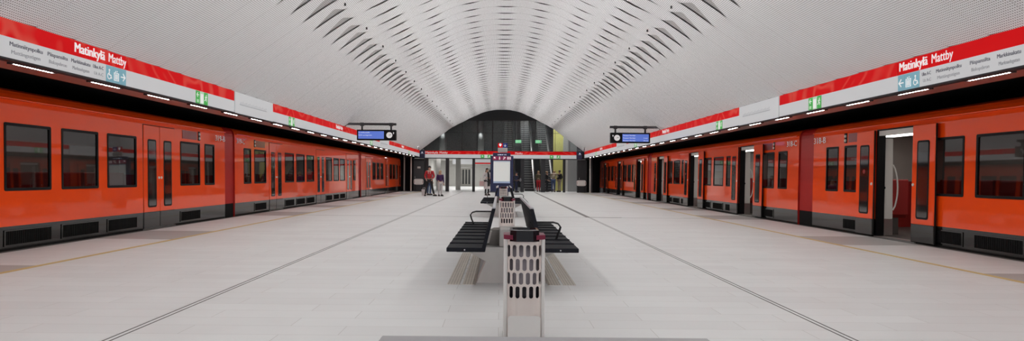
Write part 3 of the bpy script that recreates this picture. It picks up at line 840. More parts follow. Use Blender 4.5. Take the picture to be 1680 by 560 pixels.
def make_bin(label):
    root = thing('litter_bin', label, 'bin', (XC+.015, 5.1, 0), 0, None)
    mb = MB()
    NCOL = 20; pw = PER/NCOL; Z0, PH, NR = .305, .100, 4
    top = .74
    def P(t, z, o=0): 
        x, y = perim(t, HW+o, HD+o, RR+o) if o == 0 else perim(t, HW, HD, RR)
        return (x, y, z)
    nseg = 64
    def band(z0, z1):
        for k in range(nseg):
            t0, t1 = PER*k/nseg, PER*(k+1)/nseg
            mb.quad(P(t0, z0), P(t1, z0), P(t1, z1), P(t0, z1))
    band(.0, Z0); band(Z0+PH*NR, top)
    for r in range(NR):
        for c in range(NCOL):
            tc_ = pw*(c + (.5 if r % 2 else 0)); zc = Z0 + PH*(r+.5)
            hw_, hh = pw*.31, PH*.44
            inner, outer = [], []
            n = 20
            for k in range(n):
                a = 2*PI*(k+.5)/n; ca, sa = math.cos(a), math.sin(a)
                sx = hw_*ca; sz = (hh-hw_)*(1 if sa > 0 else -1) + hw_*sa
                inner.append((tc_+sx, zc+sz))
                q = max(abs(ca), abs(sa)); outer.append((tc_ + pw/2*ca/q, zc + PH/2*sa/q))
            for k in range(n):
                l = (k+1) % n
                mb.quad(P(*outer[k]), P(*outer[l]), P(*inner[l]), P(*inner[k]))
            for sx_, sz_ in ((1,1),(-1,1),(-1,-1),(1,-1)):    # fill the cell's corners
                pass
            ks = [k for k in range(n)]
            for k in ks:
                l = (k+1) % n
                a, b = outer[k], outer[l]
                if abs(a[0]-b[0]) > 1e-6 and abs(a[1]-b[1]) > 1e-6:
                    cx = tc_ + (pw/2 if (a[0]+b[0])/2 > tc_ else -pw/2); cz = zc + (PH/2 if (a[1]+b[1])/2 > zc else -PH/2)
                    i = len(mb.v); mb.v += [P(*a), P(cx, cz), P(*b)]; mb.face((i, i+1, i+2))
    sh = mb.build('bin_shell', 'binshell', root)
    bm = bmesh.new(); bm.from_mesh(sh.data); bmesh.ops.remove_doubles(bm, verts=bm.verts, dist=.0008); bmesh.ops.recalc_face_normals(bm, faces=bm.faces); bm.to_mesh(sh.data); bm.free()
    md = sh.modifiers.new('thick', 'SOLIDIFY'); md.thickness = .004; md.offset = -1
    # flat white cheeks at both sides
    for s in (-1, 1):
        mb = MB(); x0, x1 = sorted((s*.138, s*.151)); mb.box(x0, x1, -.10, .10, 0, .742, 0, .005)
        x0, x1 = sorted((s*.124, s*.149)); mb.box(x0, x1, -.112, -.09, 0, .742, 0, .006)
        mb.build('side_cheek', 'binwhite', root)
        mb = MB(); mb.prism([(s*.152, -.105), (s*.152, .105), (s*.085, .15), (s*.085, -.15)], 'z', .738, .770); mb.build('red_rim', 'binred', root)
    # black octagonal mouth ring
    mb = MB(); n = 8; ring = []
    for k in range(n):
        x, y = ((.062, -.158), (.108, -.125), (.108, .125), (.062, .158), (-.062, .158), (-.108, .125), (-.108, -.125), (-.062, -.158))[k]
        ring.append([mb.vert((x, y, .724)), mb.vert((x*.97, y*.98, .804)), mb.vert((x*.80, y*.80, .808)), mb.vert((x*.74, y*.74, .74))])
    for k in range(n):
        A, B = ring[k], ring[(k+1) % n]
        for j in range(3): mb.face((A[j], B[j], B[j+1], A[j+1]))
    mb.build('mouth_ring', 'binblack', root)
    mb = MB(); mb.prism(rrect(-.145, .145, -.145, .145, .1), 'z', .738, .752); mb.build('top_plate', 'binwhite', root)
    mb = MB(); mb.tube([(0,0,.24), (0,0,.42), (0,0,.745)], [.105, .118, .12], 20, 0); mb.cyl((0,0,.26), .1195, .13, 20, 1); mb.build('bin_bag', ['liner', 'binstain'], root, smooth=True)
    # service door low on the front
    mb = MB(); mb.prism(rrect(-.118, .118, .012, .185, .02), 'y', -.1495, -.146); mb.build('service_door', 'greyband' if False else 'binwhite', root)
    mb = MB(); mb.box(-.155, .155, -.15, .15, 0, .008); mb.build('base_plate', 'steel', root)
    return root
b0 = make_bin('pale steel litter bin with black rim standing in front of the nearest bench')
dup(b0, (XC-.03, 13.0, 0), 'second litter bin, behind the nearest double bench')
dup(b0, (XC-.03, 25.7, 0), 'farthest litter bin, behind the second bench and below the map pillar')

# ------------------------------------------------------------------ double-sided benches
def make_bench(label):
    L = 3.85
    root = thing('double_bench', label, 'bench', (XC-.03, 7.1, 0))
    n = 8
    for s in (-1, 1):
        for k in range(n):
            a, b = L*k/n, L*(k+1)/n - .02
            mb = MB(); x0, x1 = sorted((s*.285, s*.69))
            mb.box(x0, x1, a, b, .405, .45, 0, .008)
            mb.box(x0+.004, x1-.004, b-.03, b, .447, .462, 0, .004)
            mb.build('seat_panel', 'seatblack', root)
        mb = MB(); ang = s*.23
        # leaning backrest
        P = [(s*.285, .43), (s*.325, .43), (s*.215, .86), (s*.18, .86)]
        mb.prism(P, 'y', 0, L); bk = mb.build('backrest', 'seatblack', root)
        mb = MB(); mb.prism([(s*.178, .855), (s*.218, .855), (s*.212, .875), (s*.182, .875)], 'y', .01, L-.01); mb.build('top_rail', 'silver', bk)
        mb = MB(); mb.tube([(s*.5, -.004, .428), (s*.5, .004, .428)], .008, 10); mb.build('end_bolt', 'silver', bk)
        y = .95 if s > 0 else 3.3
        for q in (0, .09):       # twin loop armrest
            mb = MB(); mb.tube([(s*.22, y+q, .655), (s*.50, y+q, .655), (s*.555, y+q, .64), (s*.585, y+q, .60), (s*.57, y+q, .55), (s*.53, y+q, .45)], .009, 8)
            mb.build('armrest', 'blackmetal', root)
    for ya in (.55, 2.7):        # cast pedestals and steel seat brackets
        mb = MB()
        mb.prism([(-.39, 0), (.39, 0), (.29, .24), (.53, .37), (.53, .40), (-.53, .40), (-.53, .37), (-.29, .24)], 'y', ya, ya+.6); mb.build('pedestal', 'concrete', root)
        mb = MB(); mb.box(-.14, .14, ya+.05, ya+.55, .40, .60 if ya < 1 else .43, 0, .012); mb.build('pedestal_cap', 'concrete', root)
        for s in (-1, 1):
            mb = MB(); mb.prism([(s*.12, .40), (s*.24, .34), (s*.50, .385), (s*.50, .405), (s*.26, .405), (s*.22, .58 if ya < 1 else .43), (s*.14, .58 if ya < 1 else .43)], 'y', ya+.2, ya+.4); mb.build('seat_bracket', 'greyblock', root)
            mb = MB(); mb.box(s*.5-.09, s*.5+.09, ya-.4, ya+.9, .385, .405); mb.build('seat_rail', 'steel', root)
    return root
n0 = make_bench('nearest black slatted double bench on white pedestals, behind the front litter bin')
dup(n0, (XC-.03, 19.6, 0), 'farther black double bench, before the map pillar')
for (x, lab) in ((-.57, 'left'), (.54, 'right')):
    for j in range(2):
        pass
    mb = MB(); mb.box(x, x+.14, 7.5, 10.65, -.005, .004); mb.box(x+.17, x+.31, 7.5, 10.65, -.005, .004)
    for k in range(8): mb.box(x, x+.31, 7.5+.45*k-.004, 7.5+.45*k+.004, -.005, .0045, 1)
    g = mb.build('floor_grille', ['tactile', 'concrete']); tag(g, 'perforated beige floor grille under the %s seats of the nearest bench' % lab, 'floor grille')

# grey stone bench top at the bottom edge
root = thing('stone_bench', 'low grey stone bench at the bottom edge of the photo', 'bench', (.23, 2.9, 0))
mb = MB(); mb.box(-.81, .81, -.5, .5, .32, .40, 0, .006); mb.build('seat_slab', 'slab', root)
for s in (-1, 1):
    mb = MB(); mb.box(s*.55-.09, s*.55+.09, -.36, .36, 0, .32, 0, .006); mb.build('support_block', 'slab', root)

# ------------------------------------------------------------------ map pillar
root = thing('map_pillar', 'navy map pillar with lit white screen behind the benches', 'information pillar', (.08, 27.2, 0))
mb = MB(); mb.box(-.26, .26, -.07, .07, 0, .6, 0, .01); mb.box(-.40, .40, -.14, .14, 0, .02); mb.build('pillar_foot', 'navy', root)
mb = MB(); mb.box(-.455, .455, -.09, .09, .57, 2.0, 0, .015); mb.build('pillar_frame', 'navy', root)
f = frame((0, -.092, 0), (1, 0, 0), (0, 0, 1))
mb = MB(); mb.frect(f, -.335, .93, .325, 1.80, .004, 0); scr = mb.build('map_screen', 'screen', root)
f2 = frame((0, -.097, 0), (1, 0, 0), (0, 0, 1))
mb = MB(); mb.frect(f2, -.335, .915, .325, .985, .003); mb.frect(f2, -.335, 1.765, .325, 1.79, .003); mb.build('blue_caption_band', 'screenblue', scr)
for k in range(4):
    mb = MB(); x = -.36 + .185*k; mb.frect(f, x, 1.835, x+.165, 1.98, .004, 0)
    f3 = (f[0] + f[3]*.004, f[1], f[2], f[3])
    if k == 0: arrow(mb, f3, x+.08, 1.91, .12, PI*.75, 1); mb.fdisc(f3, x+.06, 1.93, .03, .003, 1)
    elif k == 1: mb.fdisc(f3, x+.08, 1.95, .02, .003, 1); mb.fbar(f3, x+.08, 1.93, x+.08, 1.85, .045, .003, 1)
    elif k == 2: mb.fbar(f3, x+.04, 1.86, x+.13, 1.95, .03, .003, 1); mb.fdisc(f3, x+.07, 1.95, .018, .003, 1)
    else: mb.frect(f3, x+.02, 1.855, x+.07, 1.96, .003, 1); mb.frect(f3, x+.10, 1.855, x+.15, 1.96, .003, 1)
    mb.build('service_icon', ['magenta', 'white_letter'], root)
mb = MB(); mb.box(-.36, .34, -.07, .07, 2.0, 2.12); hd = mb.build('header_board', 'navy', root)
fh = frame((0, -.071, 0), (1, 0, 0), (0, 0, 1)); mb = MB()
for a_, b_ in ((-.17, -.13), (-.11, -.02), (.0, .05), (.09, .12), (.14, .17)): mb.frect(fh, a_, 2.03, b_, 2.06, .002)
mb.build('header_lettering', 'displaytext', hd)
for s in (-.13, .13):
    mb = MB(); mb.cyl((s+.03, 0, 2.1), .012, .1, 8); mb.build('sign_stem', 'steel', root)
mb = MB(); mb.box(-.165, .215, -.02, .02, 2.14, 2.32, 0); fl = mb.build('text_plate', 'cream', root)
fq = frame((0, -.021, 0), (1, 0, 0), (0, 0, 1))
mb = MB()
for k in range(4): mb.frect(fq, -.14, 2.165+.036*k, .19 - .05*(k % 2), 2.18+.036*k, .002)
mb.build('printed_line', 'paleink', fl)
mb = MB(); mb.box(-.165, .022, -.02, .02, 2.33, 2.51, 0); mb.fdisc(fq, -.07, 2.45, .05, .003, 1); mb.flat(fq, [(-.115, 2.44), (-.07, 2.36), (-.025, 2.44)], .003, 1); mb.build('ticket_sign', ['red_plain', 'white_letter'], root)
mb = MB(); mb.box(.028, .215, -.02, .02, 2.33, 2.51, 0); arrow(mb, fq, .12, 2.42, .14, -PI/2, 1); mb.build('arrow_sign', ['blue', 'white_letter'], root)
for x in (-.19, .23):
    mb = MB(); mb.box(x-.03, x+.03, -.1, -.09, .72, .80); mb.build('white_tab', 'cream', root)

# ------------------------------------------------------------------ end wall
YW = 51.5
ZB2 = 2.52
k = 1
posts = [(-5.52, .23), (-3.97, .25), (-1.98, .2), (1.70, .27), (3.27, .32), (4.86, .18)]
for i, (x, wd) in enumerate(posts):
    mb = MB(); mb.box(x-wd/2, x+wd/2, YW, YW+.3, 0, ZB2+.05); struct(mb.build('trim_%d' % (60+i), 'darkwall'))
# opening header box behind the sign band and the upper glazing frame
mb = MB(); mb.box(-5.75, 5.8, YW+.02, YW+.3, ZB2-.05, 3.08); struct(mb.build('wall_back', 'darkwall'))
mb = MB(); mb.box(-7, 7, YW-.05, YW+.1, 5.40, 7.2); struct(mb.build('wall_back', 'void'))
mull = [-5.75, -4.15, -2.88, -1.72, -.58, .57, 1.76, 3.0, 4.14, 5.24, 5.8]
for i, (a, b) in enumerate(zip(mull, mull[1:])):
    mb = MB(); mb.box(a+.03, b-.03, YW+.06, YW+.08, 3.08, 5.40); o = mb.build('window_%d' % (i+1), 'facade'); struct(o)
    mb = MB(); wd = .09 if abs(a+.58) < .02 else .028
    mb.box(a-wd/2+.014, a+wd/2+.014, YW+.0, YW+.12, 3.08, 5.4); mb.box(a, b, YW+.03, YW+.1, 4.44, 4.465); mb.box(a, b, YW+.03, YW+.1, 5.36, 5.4)
    mb.build('window_frame', 'trimdark', o)
mb = MB(); mb.box(-7.2, -5.75, YW, YW+.2, ZB2, 7); mb.box(5.8, 7.0, YW, YW+.2, ZB2, 7); struct(mb.build('wall_back', 'darkwall'))
# cross sign band
root = thing('sign_band', 'red and white sign band across the exit wall at the far end', 'sign', (0, YW-.12, 0))
mb = MB(); mb.box(-5.45, 5.75, -.0, .12, ZB2, 3.085); mb.build('housing', 'trimdark', root)
mb = MB(); mb.box(-5.7, 5.75, -.012, 0, ZB2+.01, 2.805); mb.build('white_band', 'white_sign', root)
mb = MB(); mb.box(-5.7, 5.75, -.012, 0, 2.805, 3.06); mb.build('red_band', 'red_sign', root)
fr = frame((0, -.012, 0), (1, 0, 0), (0, 0, 1))
for x in (-5.62, 1.15):
    if x < 0:
        text('station_name', 'Matinkylä', fr, .95, .15, 'white_letter', root, .02, x0=x, y0=2.86); text('station_name', 'Mattby', fr, .6, .15, 'white_letter', root, .01, x0=x+1.08, y0=2.86)
    else:
        text('station_name', 'Mattby', fr, .55, .14, 'white_letter', root, .01, x0=x, y0=2.86)
for x in (-1.45, 3.75):
    for j in range(3):
        mb = MB(); f = frame((x + .27*j, -.012, ZB2+.02), (1, 0, 0), (0, 0, 1)); mb.frect(f, 0, 0, .25, .25, .004, 1 if j == 1 else 0)
        f2 = (f[0] + f[3]*.004, f[1], f[2], f[3])
        if j == 2: running_man(mb, f2, 0, 0, .25, 2)
        elif j == 0: arrow(mb, f2, .125, .125, .2, PI/2, 2)
        else: mb.frect(f2, .06, .03, .19, .22, .003, 2)
        mb.build('escape_pictogram', ['green', 'palegreen', 'white_letter'], root)
for s, x0 in ((-1, -6.06), (1, 5.76)):
    mb = MB(); mb.box(x0, x0+.42, -.2, .1, 2.48, 3.06, 0, .02); f = frame((x0, -.2, 0), (1, 0, 0), (0, 0, 1)); mb.fdisc(f, .22, 2.93, .05, .004, 1); mb.frect(f, .12, 2.84, .32, 2.86, .004, 1)
    mb.build('corner_case', ['navy', 'displaytext'], root)
# dark service cabinets, barrier boards and slim white poles at both ends of the wall
for s, x0, x1, lab in ((-1, -6.52, -5.66, 'left'), (1, 5.84, 6.55, 'right')):
    root = thing('service_cabinet', 'dark grey service cabinet at the %s end of the exit wall' % lab, 'cabinet', ((x0+x1)/2, YW-.1, 0))
    hw = (x1-x0)/2
    mb = MB(); mb.box(-hw, hw, 0, .45, 0, 2.46, 0); mb.build('cabinet_body', 'darkwall', root)
    mb = MB(); mb.box(-hw+.06, hw-.06, -.02, 0, .06, 2.3, 0, .004)
    if s > 0:
        for j in range(18): mb.box(-hw+.08, hw-.08, -.032, -.018, .9+.075*j, .93+.075*j, 0)
    dr = mb.build('cabinet_door', 'greywall' if s < 0 else 'darkwall', root)
    mb = MB(); mb.tube([(-hw+.14, -.05, .98), (-hw+.14, -.05, 1.12)], .012, 8); mb.build('door_handle', 'steel', dr)
    if s < 0:
        mb = MB(); mb.box(-.12, .12, -.03, -.02, 1.72, 1.86); mb.build('notice', 'cream', dr)
    bx = (x0+x1)/2 + (.02 if s < 0 else -.1)
    root = thing('barrier_board', 'white rounded barrier board with red ends before the %s service cabinet' % lab, 'barrier', (bx, YW-.45, 0))
    mb = MB()
    for q in (-.25, .25):
        mb.box(q-.02, q+.02, -.02, .02, 0, .52); mb.box(q-.03, q+.03, -.14, .14, 0, .025)
    mb.build('barrier_leg', 'trimdark', root)
    mb = MB(); mb.prism(rrect(-.36, .36, .50, .93, .14), 'y', -.02, .02); bd = mb.build('board', 'lettering', root)
    f = frame((0, -.021, 0), (1, 0, 0), (0, 0, 1))
    mb = MB()
    for q in (-.315, .315): mb.frect(f, q-.022, .60, q+.022, .83, .003, 0)
    mb.frect(f, -.24, .88, .24, .892, .003, 0); mb.frect(f, -.24, .54, .24, .552, .003, 0)
    mb.build('red_stripe', 'c_pink', bd)
    px = -6.66 if s < 0 else 6.77
    root = thing('pole', 'slim white pole beside the %s service cabinet, under the sign band end' % lab, 'pole', (px, YW-.3, 0))
    mb = MB(); mb.cyl((0,0,0), .055, 2.56, 14); mb.build('pole_shaft', 'cream', root)
    mb = MB(); mb.cyl((0,0,0), .1, .02, 14); mb.build('pole_base', 'steel', root)
    # security camera above the sign band end
    cx, cy = (-5.6, 47.0) if s < 0 else (5.86, 47.6)
    root = thing('security_camera', 'small security camera above the far end of the %s sign band' % lab, 'camera', (cx, cy, 2.95))
    mb = MB(); mb.cyl((0,0,0), .02, .22, 8); mb.box(-.05, .05, -.05, .05, 0, .02); mb.build('camera_stem', 'blackmetal', root)
    mb = MB(); mb.box(-.05, .05, -.2, .12, .18, .28, 0, .015, Matrix.Rotation(.25, 4, 'X')); mb.box(-.06, .06, -.24, .1, .275, .29, 0, 0, Matrix.Rotation(.25, 4, 'X')); cb = mb.build('camera_body', 'silver', root)
    mb = MB(); mb.tube([(0, -.245, .17), (0, -.255, .168)], .035, 12); mb.build('camera_lens', 'black', cb)

# ------------------------------------------------------------------ hall behind the wall
def wallbox(name, m, *b):
    mb = MB(); mb.box(*b); return struct(mb.build(name, m))
wallbox('wall_back', 'whitewall', -7.2, .2, 78, 78.2, 0, 2.9)
wallbox('wall_left', 'whitewall', -7.3, -7.2, YW+.3, 78, 0, 2.9)
wallbox('ceiling', 'whitewall', -7.3, .3, YW+.32, 78.2, 2.88, 3.0)
wallbox('wall_right', 'whitewall', .2, .3, 58, 78, 0, 2.9)
wallbox('wall_back', 'greywall', -7.3, .25, 57, 57.15, 3.0, 7.2)
wallbox('wall_left', 'darkwall', -7.35, -7.3, YW+.2, 57.2, 2.9, 7.2)
wallbox('wall_back', 'darkwall', .2, 7.0, 74, 74.2, -.3, 9)
wallbox('wall_right', 'limewall', 4.45, 5.85, 57.0, 57.15, 0, 7)
wallbox('wall_right', 'greywall', 6.9, 7.0, YW+.2, 56, 0, 7)
wallbox('wall_back', 'cream', 5.05, 5.42, 54.5, 54.6, 0, 7)
wallbox('wall_back', 'greyband', 5.43, 6.9, 54.5, 54.6, 0, 7)
wallbox('ceiling', 'void', -7.4, 7.0, YW+.1, 74.2, 7.2, 7.4)
wallbox('wall_left', 'tunnel', -7.6, -6.5, YW+.36, YW+.44, -1.2, 2.86)  # black filler sheet standing in for the dark gap beside the left cabinet
wallbox('wall_right', 'tunnel', 6.5, 7.2, YW+.36, YW+.44, -1.2, 2.86)  # same black filler, darkening the gap on the right side
wallbox('trim_80', 'darkwall', .12, .32, YW+.3, 57.15, 0, 7.2)
# white pilasters in the left bay and a soffit band deeper in
for i, (x, y, wd) in enumerate(((-4.95, 55, .35), (-4.3, 55.5, .2), (-3.55, 58, .4), (-.4, 58, .35))):
    wallbox('trim_%d' % (81+i), 'whitewall', x-wd/2, x+wd/2, y, y+wd, 0, 2.88)
root = thing('sign_band', 'red and white sign band inside the lit passage beyond the exit posts', 'sign', (-2.1, 62, 0))
mb = MB(); mb.box(-2.2, 2.2, 0, .15, 2.25, 2.85); mb.build('white_band', 'white_sign', root)
mb = MB(); mb.box(-.2, 2.2, -.012, 0, 2.28, 2.40); mb.build('red_band', 'red_plain', root)
# lifts in the far passage wall
for i, x in enumerate((-4.0, -.95)):
    root = thing('lift_door', ('brushed steel lift doors in the white passage wall, left pair' if i == 0 else 'brushed steel lift doors in the passage wall, right pair'), 'lift door', (x, 77.95, 0))
    mb = MB(); mb.box(-.78, -.7, -.05, .05, 0, 2.15); mb.box(.7, .78, -.05, .05, 0, 2.15); mb.box(-.78, .78, -.05, .05, 2.08, 2.16); mb.build('lift_frame', 'steel', root)
    for j in range(4):
        mb = MB(); mb.box(-.69+.345*j, -.69+.345*j+.33, -.03, .02, .01, 2.07, 0); mb.box(-.62+.345*j, -.62+.345*j+.19, -.036, -.03, .25, 1.9, 1); mb.build('door_leaf', ['lift', 'darkwall'], root)
# unseen area lights added to brighten the passage and the escalator bays
for (x, y, p) in ((-4.5, 54.5, 16), (-2, 55, 16), (-4, 60, 80), (-2, 66, 100), (-4.5, 66, 80), (-2.5, 73, 120), (-5, 73, 100)):
    area('hall fill', (x, y, 2.86), 1.2, .5, p, (0, 0, -1))
for x, y, p in ((2.2, 54, 110), (4.2, 55, 200), (5, 55.5, 120), (3, 62, 260), (6, 53.2, 160)):
    area('hall fill', (x, y, 7.1), 1.2, 1.2, p, (0, 0, -1))
# lit grey pilasters above, left
for i, x in enumerate((-4.75, -1.62)):
    mb = MB(); mb.cyl((x, 56.7, 3.0), .28, 3.2, 20); struct(mb.build('trim_%d' % (90+i), 'greyband', smooth=True))
    l = bpy.data.lights.new('spot', 'SPOT'); l.energy = 220; l.spot_size = .9; l.spot_blend = .6; l.shadow_soft_size = .03
    o = bpy.data.objects.new('spot', l); C.objects.link(o); o.location = (x, 56.1, 5.3); o.rotation_euler = (.12, 0, 0)
# escalators
for i, (x, lab) in enumerate(((.75, 'escalator nearest the map pillar, left of the other two'), (2.35, 'middle escalator between two dark posts'), (3.85, 'right-hand escalator beside the lime yellow wall'))):
    root = thing('escalator', lab, 'escalator', (x, 54.0, 0))
    mb = MB(); run, rise = .36, .205; y = 1.2; z = 0
    mb.quad((-.4, -.2, .004), (.4, -.2, .004), (.4, 1.2, .004), (-.4, 1.2, .004))
    for k in range(32):
        mb.quad((-.4, y, z), (.4, y, z), (.4, y+.02, z+rise), (-.4, y+.02, z+rise)); z += rise
        mb.quad((-.4, y+.02, z), (.4, y+.02, z), (.4, y+run, z), (-.4, y+run, z))
        mb.box(-.4, .4, y-.004, y+.02, z-.022, z, 1); y += run
    mb.build('step_band', ['step', 'steel'], root)
    sl = rise/run; ye = 1.2 + 32*run
    for s in (-1, 1):
        mb = MB()
        mb.prism([(-.5, 0), (1.0, 0), (ye, (ye-1.2)*sl), (ye, (ye-1.2)*sl+.95), (.9, .95), (-.2, .95), (-.5, .7)], 'x', s*.47-.01, s*.47+.01)
        bl = mb.build('balustrade', 'balustrade', root)
        mb = MB(); mb.tube([(s*.47, -.45, .5), (s*.47, -.52, .75), (s*.47, -.35, .96), (s*.47, .9, .97), (s*.47, ye, (ye-1.2)*sl+.97)], .035, 8); mb.build('handrail', 'rubber', bl)
        mb = MB(); mb.prism([(-.3, .0), (1.1, .0), (ye, (ye-1.2)*sl), (ye, (ye-1.2)*sl+.2), (1.0, .22), (-.3, .22)], 'x', s*.43-.03, s*.43+.03); mb.build('skirt_panel', 'steel', root)
# green exit signs hanging in the hall
for i, (x, lab) in enumerate(((1.42, 'left'), (2.98, 'right'))):
    root = thing('exit_sign', 'green lit exit sign hanging over the escalators, %s of the two' % lab, 'sign', (x, 53.2, 3.78))
    mb = MB(); mb.box(-.23, .23, -.03, .03, 0, .24, 0, .01); sg_ = mb.build('sign_box', 'lime_light', root)
    f = frame((0, -.031, 0), (1, 0, 0), (0, 0, 1)); mb = MB(); running_man(mb, f, -.2, .02, .2, 0); arrow(mb, f, .1, .12, .18, PI/2, 0); mb.build('sign_symbol', 'white_letter', sg_)
    for s in (-.15, .15):
        mb = MB(); mb.cyl((s, 0, .24), .012, 3.18, 6); mb.build('hanging_rod', 'steel', root)

# ------------------------------------------------------------------ people
def skin_mesh(name, joints, edges, radii, material, parent, levels=1):
    """continuous tapered surface grown on a joint skeleton"""
    names = list(joints); ix = {n: i for i, n in enumerate(names)}
    me = bpy.data.meshes.new(name); me.from_pydata([joints[n] for n in names], [(ix[a], ix[b]) for a, b in edges], []); me.update()
    ob = bpy.data.objects.new(name, me); C.objects.link(ob)
    ob.modifiers.new('skin', 'SKIN')
    lay = me.skin_vertices[0].data
    for n in names:
        r = radii[n]; lay[ix[n]].radius = r if isinstance(r, tuple) else (r, r)
    lay[0].use_root = True
    sb = ob.modifiers.new('sub', 'SUBSURF'); sb.levels = sb.render_levels = levels
    dg = bpy.context.evaluated_depsgraph_get()
    m2 = bpy.data.meshes.new_from_object(ob.evaluated_get(dg))
    bpy.data.objects.remove(ob); m2.name = name
    m2.materials.clear(); m2.materials.append(M[material])
    for p in m2.polygons: p.use_smooth = True
    o = bpy.data.objects.new(name, m2); C.objects.link(o); o.parent = parent
    return o

def person(label, loc, rz, height, top, legs, hair, pose=None, shoes='shoe', long_coat=False, long_hair=False, hat=None, extras=None):
    root = thing('person', label, 'person', loc, rz)
    k = height/1.75
    J = {'pelvis': (0, 0, .95), 'belly': (0, 0, 1.10), 'chest': (0, .01, 1.30), 'collar': (0, .01, 1.45), 'neck': (0, 0, 1.52),
         'jaw': (0, -.015, 1.575), 'head': (0, 0, 1.64), 'crown': (0, .005, 1.71), 'nose': (0, -.105, 1.61)}
    for s, t in ((-1, 'l'), (1, 'r')):
        J.update({'sho'+t: (s*.175, .01, 1.42), 'elb'+t: (s*.225, .03, 1.14), 'wri'+t: (s*.225, -.05, .90),
                  'hip'+t: (s*.09, 0, .90), 'kne'+t: (s*.10, -.015, .50), 'ank'+t: (s*.10, .02, .09), 'toe'+t: (s*.12, -.15, .04)})
    if pose: J.update(pose)
    for s, t in ((-1, 'l'), (1, 'r')):          # palm and five bent fingers continuing the forearm
        w_ = Vector(J['wri'+t]); d = (w_ - Vector(J['elb'+t])).normalized()
        sd = d.cross(Vector((0, 0, 1)) if abs(d.z) < .8 else Vector((0, 1, 0))).normalized(); cu = d.cross(sd)*(.02)
        J['pal'+t] = tuple(w_ + d*.06)
        for f_, (o_, ln) in enumerate(((-.03, .07), (-.01, .085), (.01, .08), (.03, .062))):
            J['fa%d%s' % (f_, t)] = tuple(w_ + d*.10 + sd*o_); J['fb%d%s' % (f_, t)] = tuple(w_ + d*(.10+ln) + sd*o_*1.1 + cu)
        J['tha'+t] = tuple(w_ + d*.05 - sd*.04); J['thb'+t] = tuple(w_ + d*.095 - sd*.062 + cu)
    J = {n: tuple(c*k for c in p) for n, p in J.items()}
    E = [('pelvis','belly'),('belly','chest'),('chest','collar'),('collar','neck'),('neck','jaw'),('jaw','head'),('head','crown'),('head','nose')]
    Rr = {'pelvis': (.135,.105), 'belly': (.13,.10), 'chest': (.15,.11), 'collar': (.09,.075), 'neck': .052, 'jaw': (.068,.075), 'head': (.082,.098), 'crown': (.055,.065), 'nose': .012}
    for t in 'lr':
        E += [('collar','sho'+t),('sho'+t,'elb'+t),('elb'+t,'wri'+t),('wri'+t,'pal'+t),('pelvis','hip'+t),('hip'+t,'kne'+t),('kne'+t,'ank'+t),('ank'+t,'toe'+t)]
        Rr.update({'sho'+t: .062, 'elb'+t: .042, 'wri'+t: .028, 'pal'+t: (.036,.018), 'hip'+t: .09, 'kne'+t: .058, 'ank'+t: .042, 'toe'+t: .035})
        for f_ in range(4):
            E += [('pal'+t, 'fa%d%s' % (f_, t)), ('fa%d%s' % (f_, t), 'fb%d%s' % (f_, t))]; Rr['fa%d%s' % (f_, t)] = .0095; Rr['fb%d%s' % (f_, t)] = .008
        E += [('pal'+t, 'tha'+t), ('tha'+t, 'thb'+t)]; Rr['tha'+t] = .011; Rr['thb'+t] = .009
    sc = lambda r, g=0: tuple(c*k+g for c in r) if isinstance(r, tuple) else r*k+g
    skin_mesh('body', J, E, {n: sc(Rr[n]) for n in J}, 'skin', root)
    def garment(name, ns, es, g, material):
        skin_mesh(name, {n: J[n] for n in ns}, es, {n: sc(Rr[n], g) for n in ns}, material, root)
    arms = [x+t for t in 'lr' for x in ('sho','elb','wri')]
    ae = [e for t in 'lr' for e in (('collar','sho'+t),('sho'+t,'elb'+t),('elb'+t,'wri'+t))]
    garment('jacket', ['pelvis','belly','chest','collar'] + arms, [('pelvis','belly'),('belly','chest'),('chest','collar')] + ae, .022, top)
    if long_coat:
        mb = MB(); pv = Vector(J['pelvis']); n = 16
        rings = []
        for z, rx, ry in ((1.02, .165, .135), (.85, .18, .15), (.6, .2, .16), (.42, .215, .17)):
            rings.append([mb.vert((pv.x + rx*k*math.cos(2*PI*j/n), pv.y + ry*k*math.sin(2*PI*j/n), z*k)) for j in range(n)])
        for A, B in zip(rings, rings[1:]):
            for j in range(n): mb.face((A[j], A[(j+1) % n], B[(j+1) % n], B[j]))
        mb.build('coat_skirt', top, root, smooth=True)
    ln = ['pelvis'] + [x+t for t in 'lr' for x in ('hip','kne','ank')]
    le = [e for t in 'lr' for e in (('pelvis','hip'+t),('hip'+t,'kne'+t),('kne'+t,'ank'+t))]
    garment('trousers', ln, le, .012, legs)
    for t in 'lr':
        a, b = Vector(J['ank'+t]), Vector(J['toe'+t]); d = (b-a); d.z = 0; d.normalize(); sd = Vector((-d.y, d.x, 0))
        mb = MB(); z0 = min(a.z, b.z) - .035*k
        Tm = Matrix(((sd.x, d.x, 0, a.x), (sd.y, d.y, 0, a.y), (0, 0, 1, z0), (0, 0, 0, 1)))
        mb.ell((0, .065, .045), (.048, .15, .06), 0, 14, Tm); mb.box(-.042, .042, -.07, .2, 0, .022, 0, .008, Tm); mb.build('shoe', shoes, root, smooth=False)
    # face and hair
    h = Vector(J['head'])
    for s in (-1, 1):
        mb = MB(); mb.ell((h.x + s*.032*k, h.y-.088*k, h.z+.005*k), (.011, .007, .008), 0, 10); mb.build('eye', 'eye', root)
        mb = MB(); mb.ell((h.x + s*.083*k, h.y+.008*k, h.z-.008*k), (.014, .022, .034), 0, 10); mb.build('ear', 'skin', root)
    mb = MB(); mb.ell((h.x, h.y-.088*k, h.z-.062*k), (.026, .009, .008), 0, 10); mb.build('mouth', 'c_pink', root)
    mb = MB(); mb.ell((h.x, h.y+.02*k, h.z+.03*k), (.096*k, .108*k, .092*k), 0, 16)
    if long_hair:
        mb.ell((h.x, h.y+.055*k, h.z-.10*k), (.10*k, .07*k, .17*k), 0, 16)
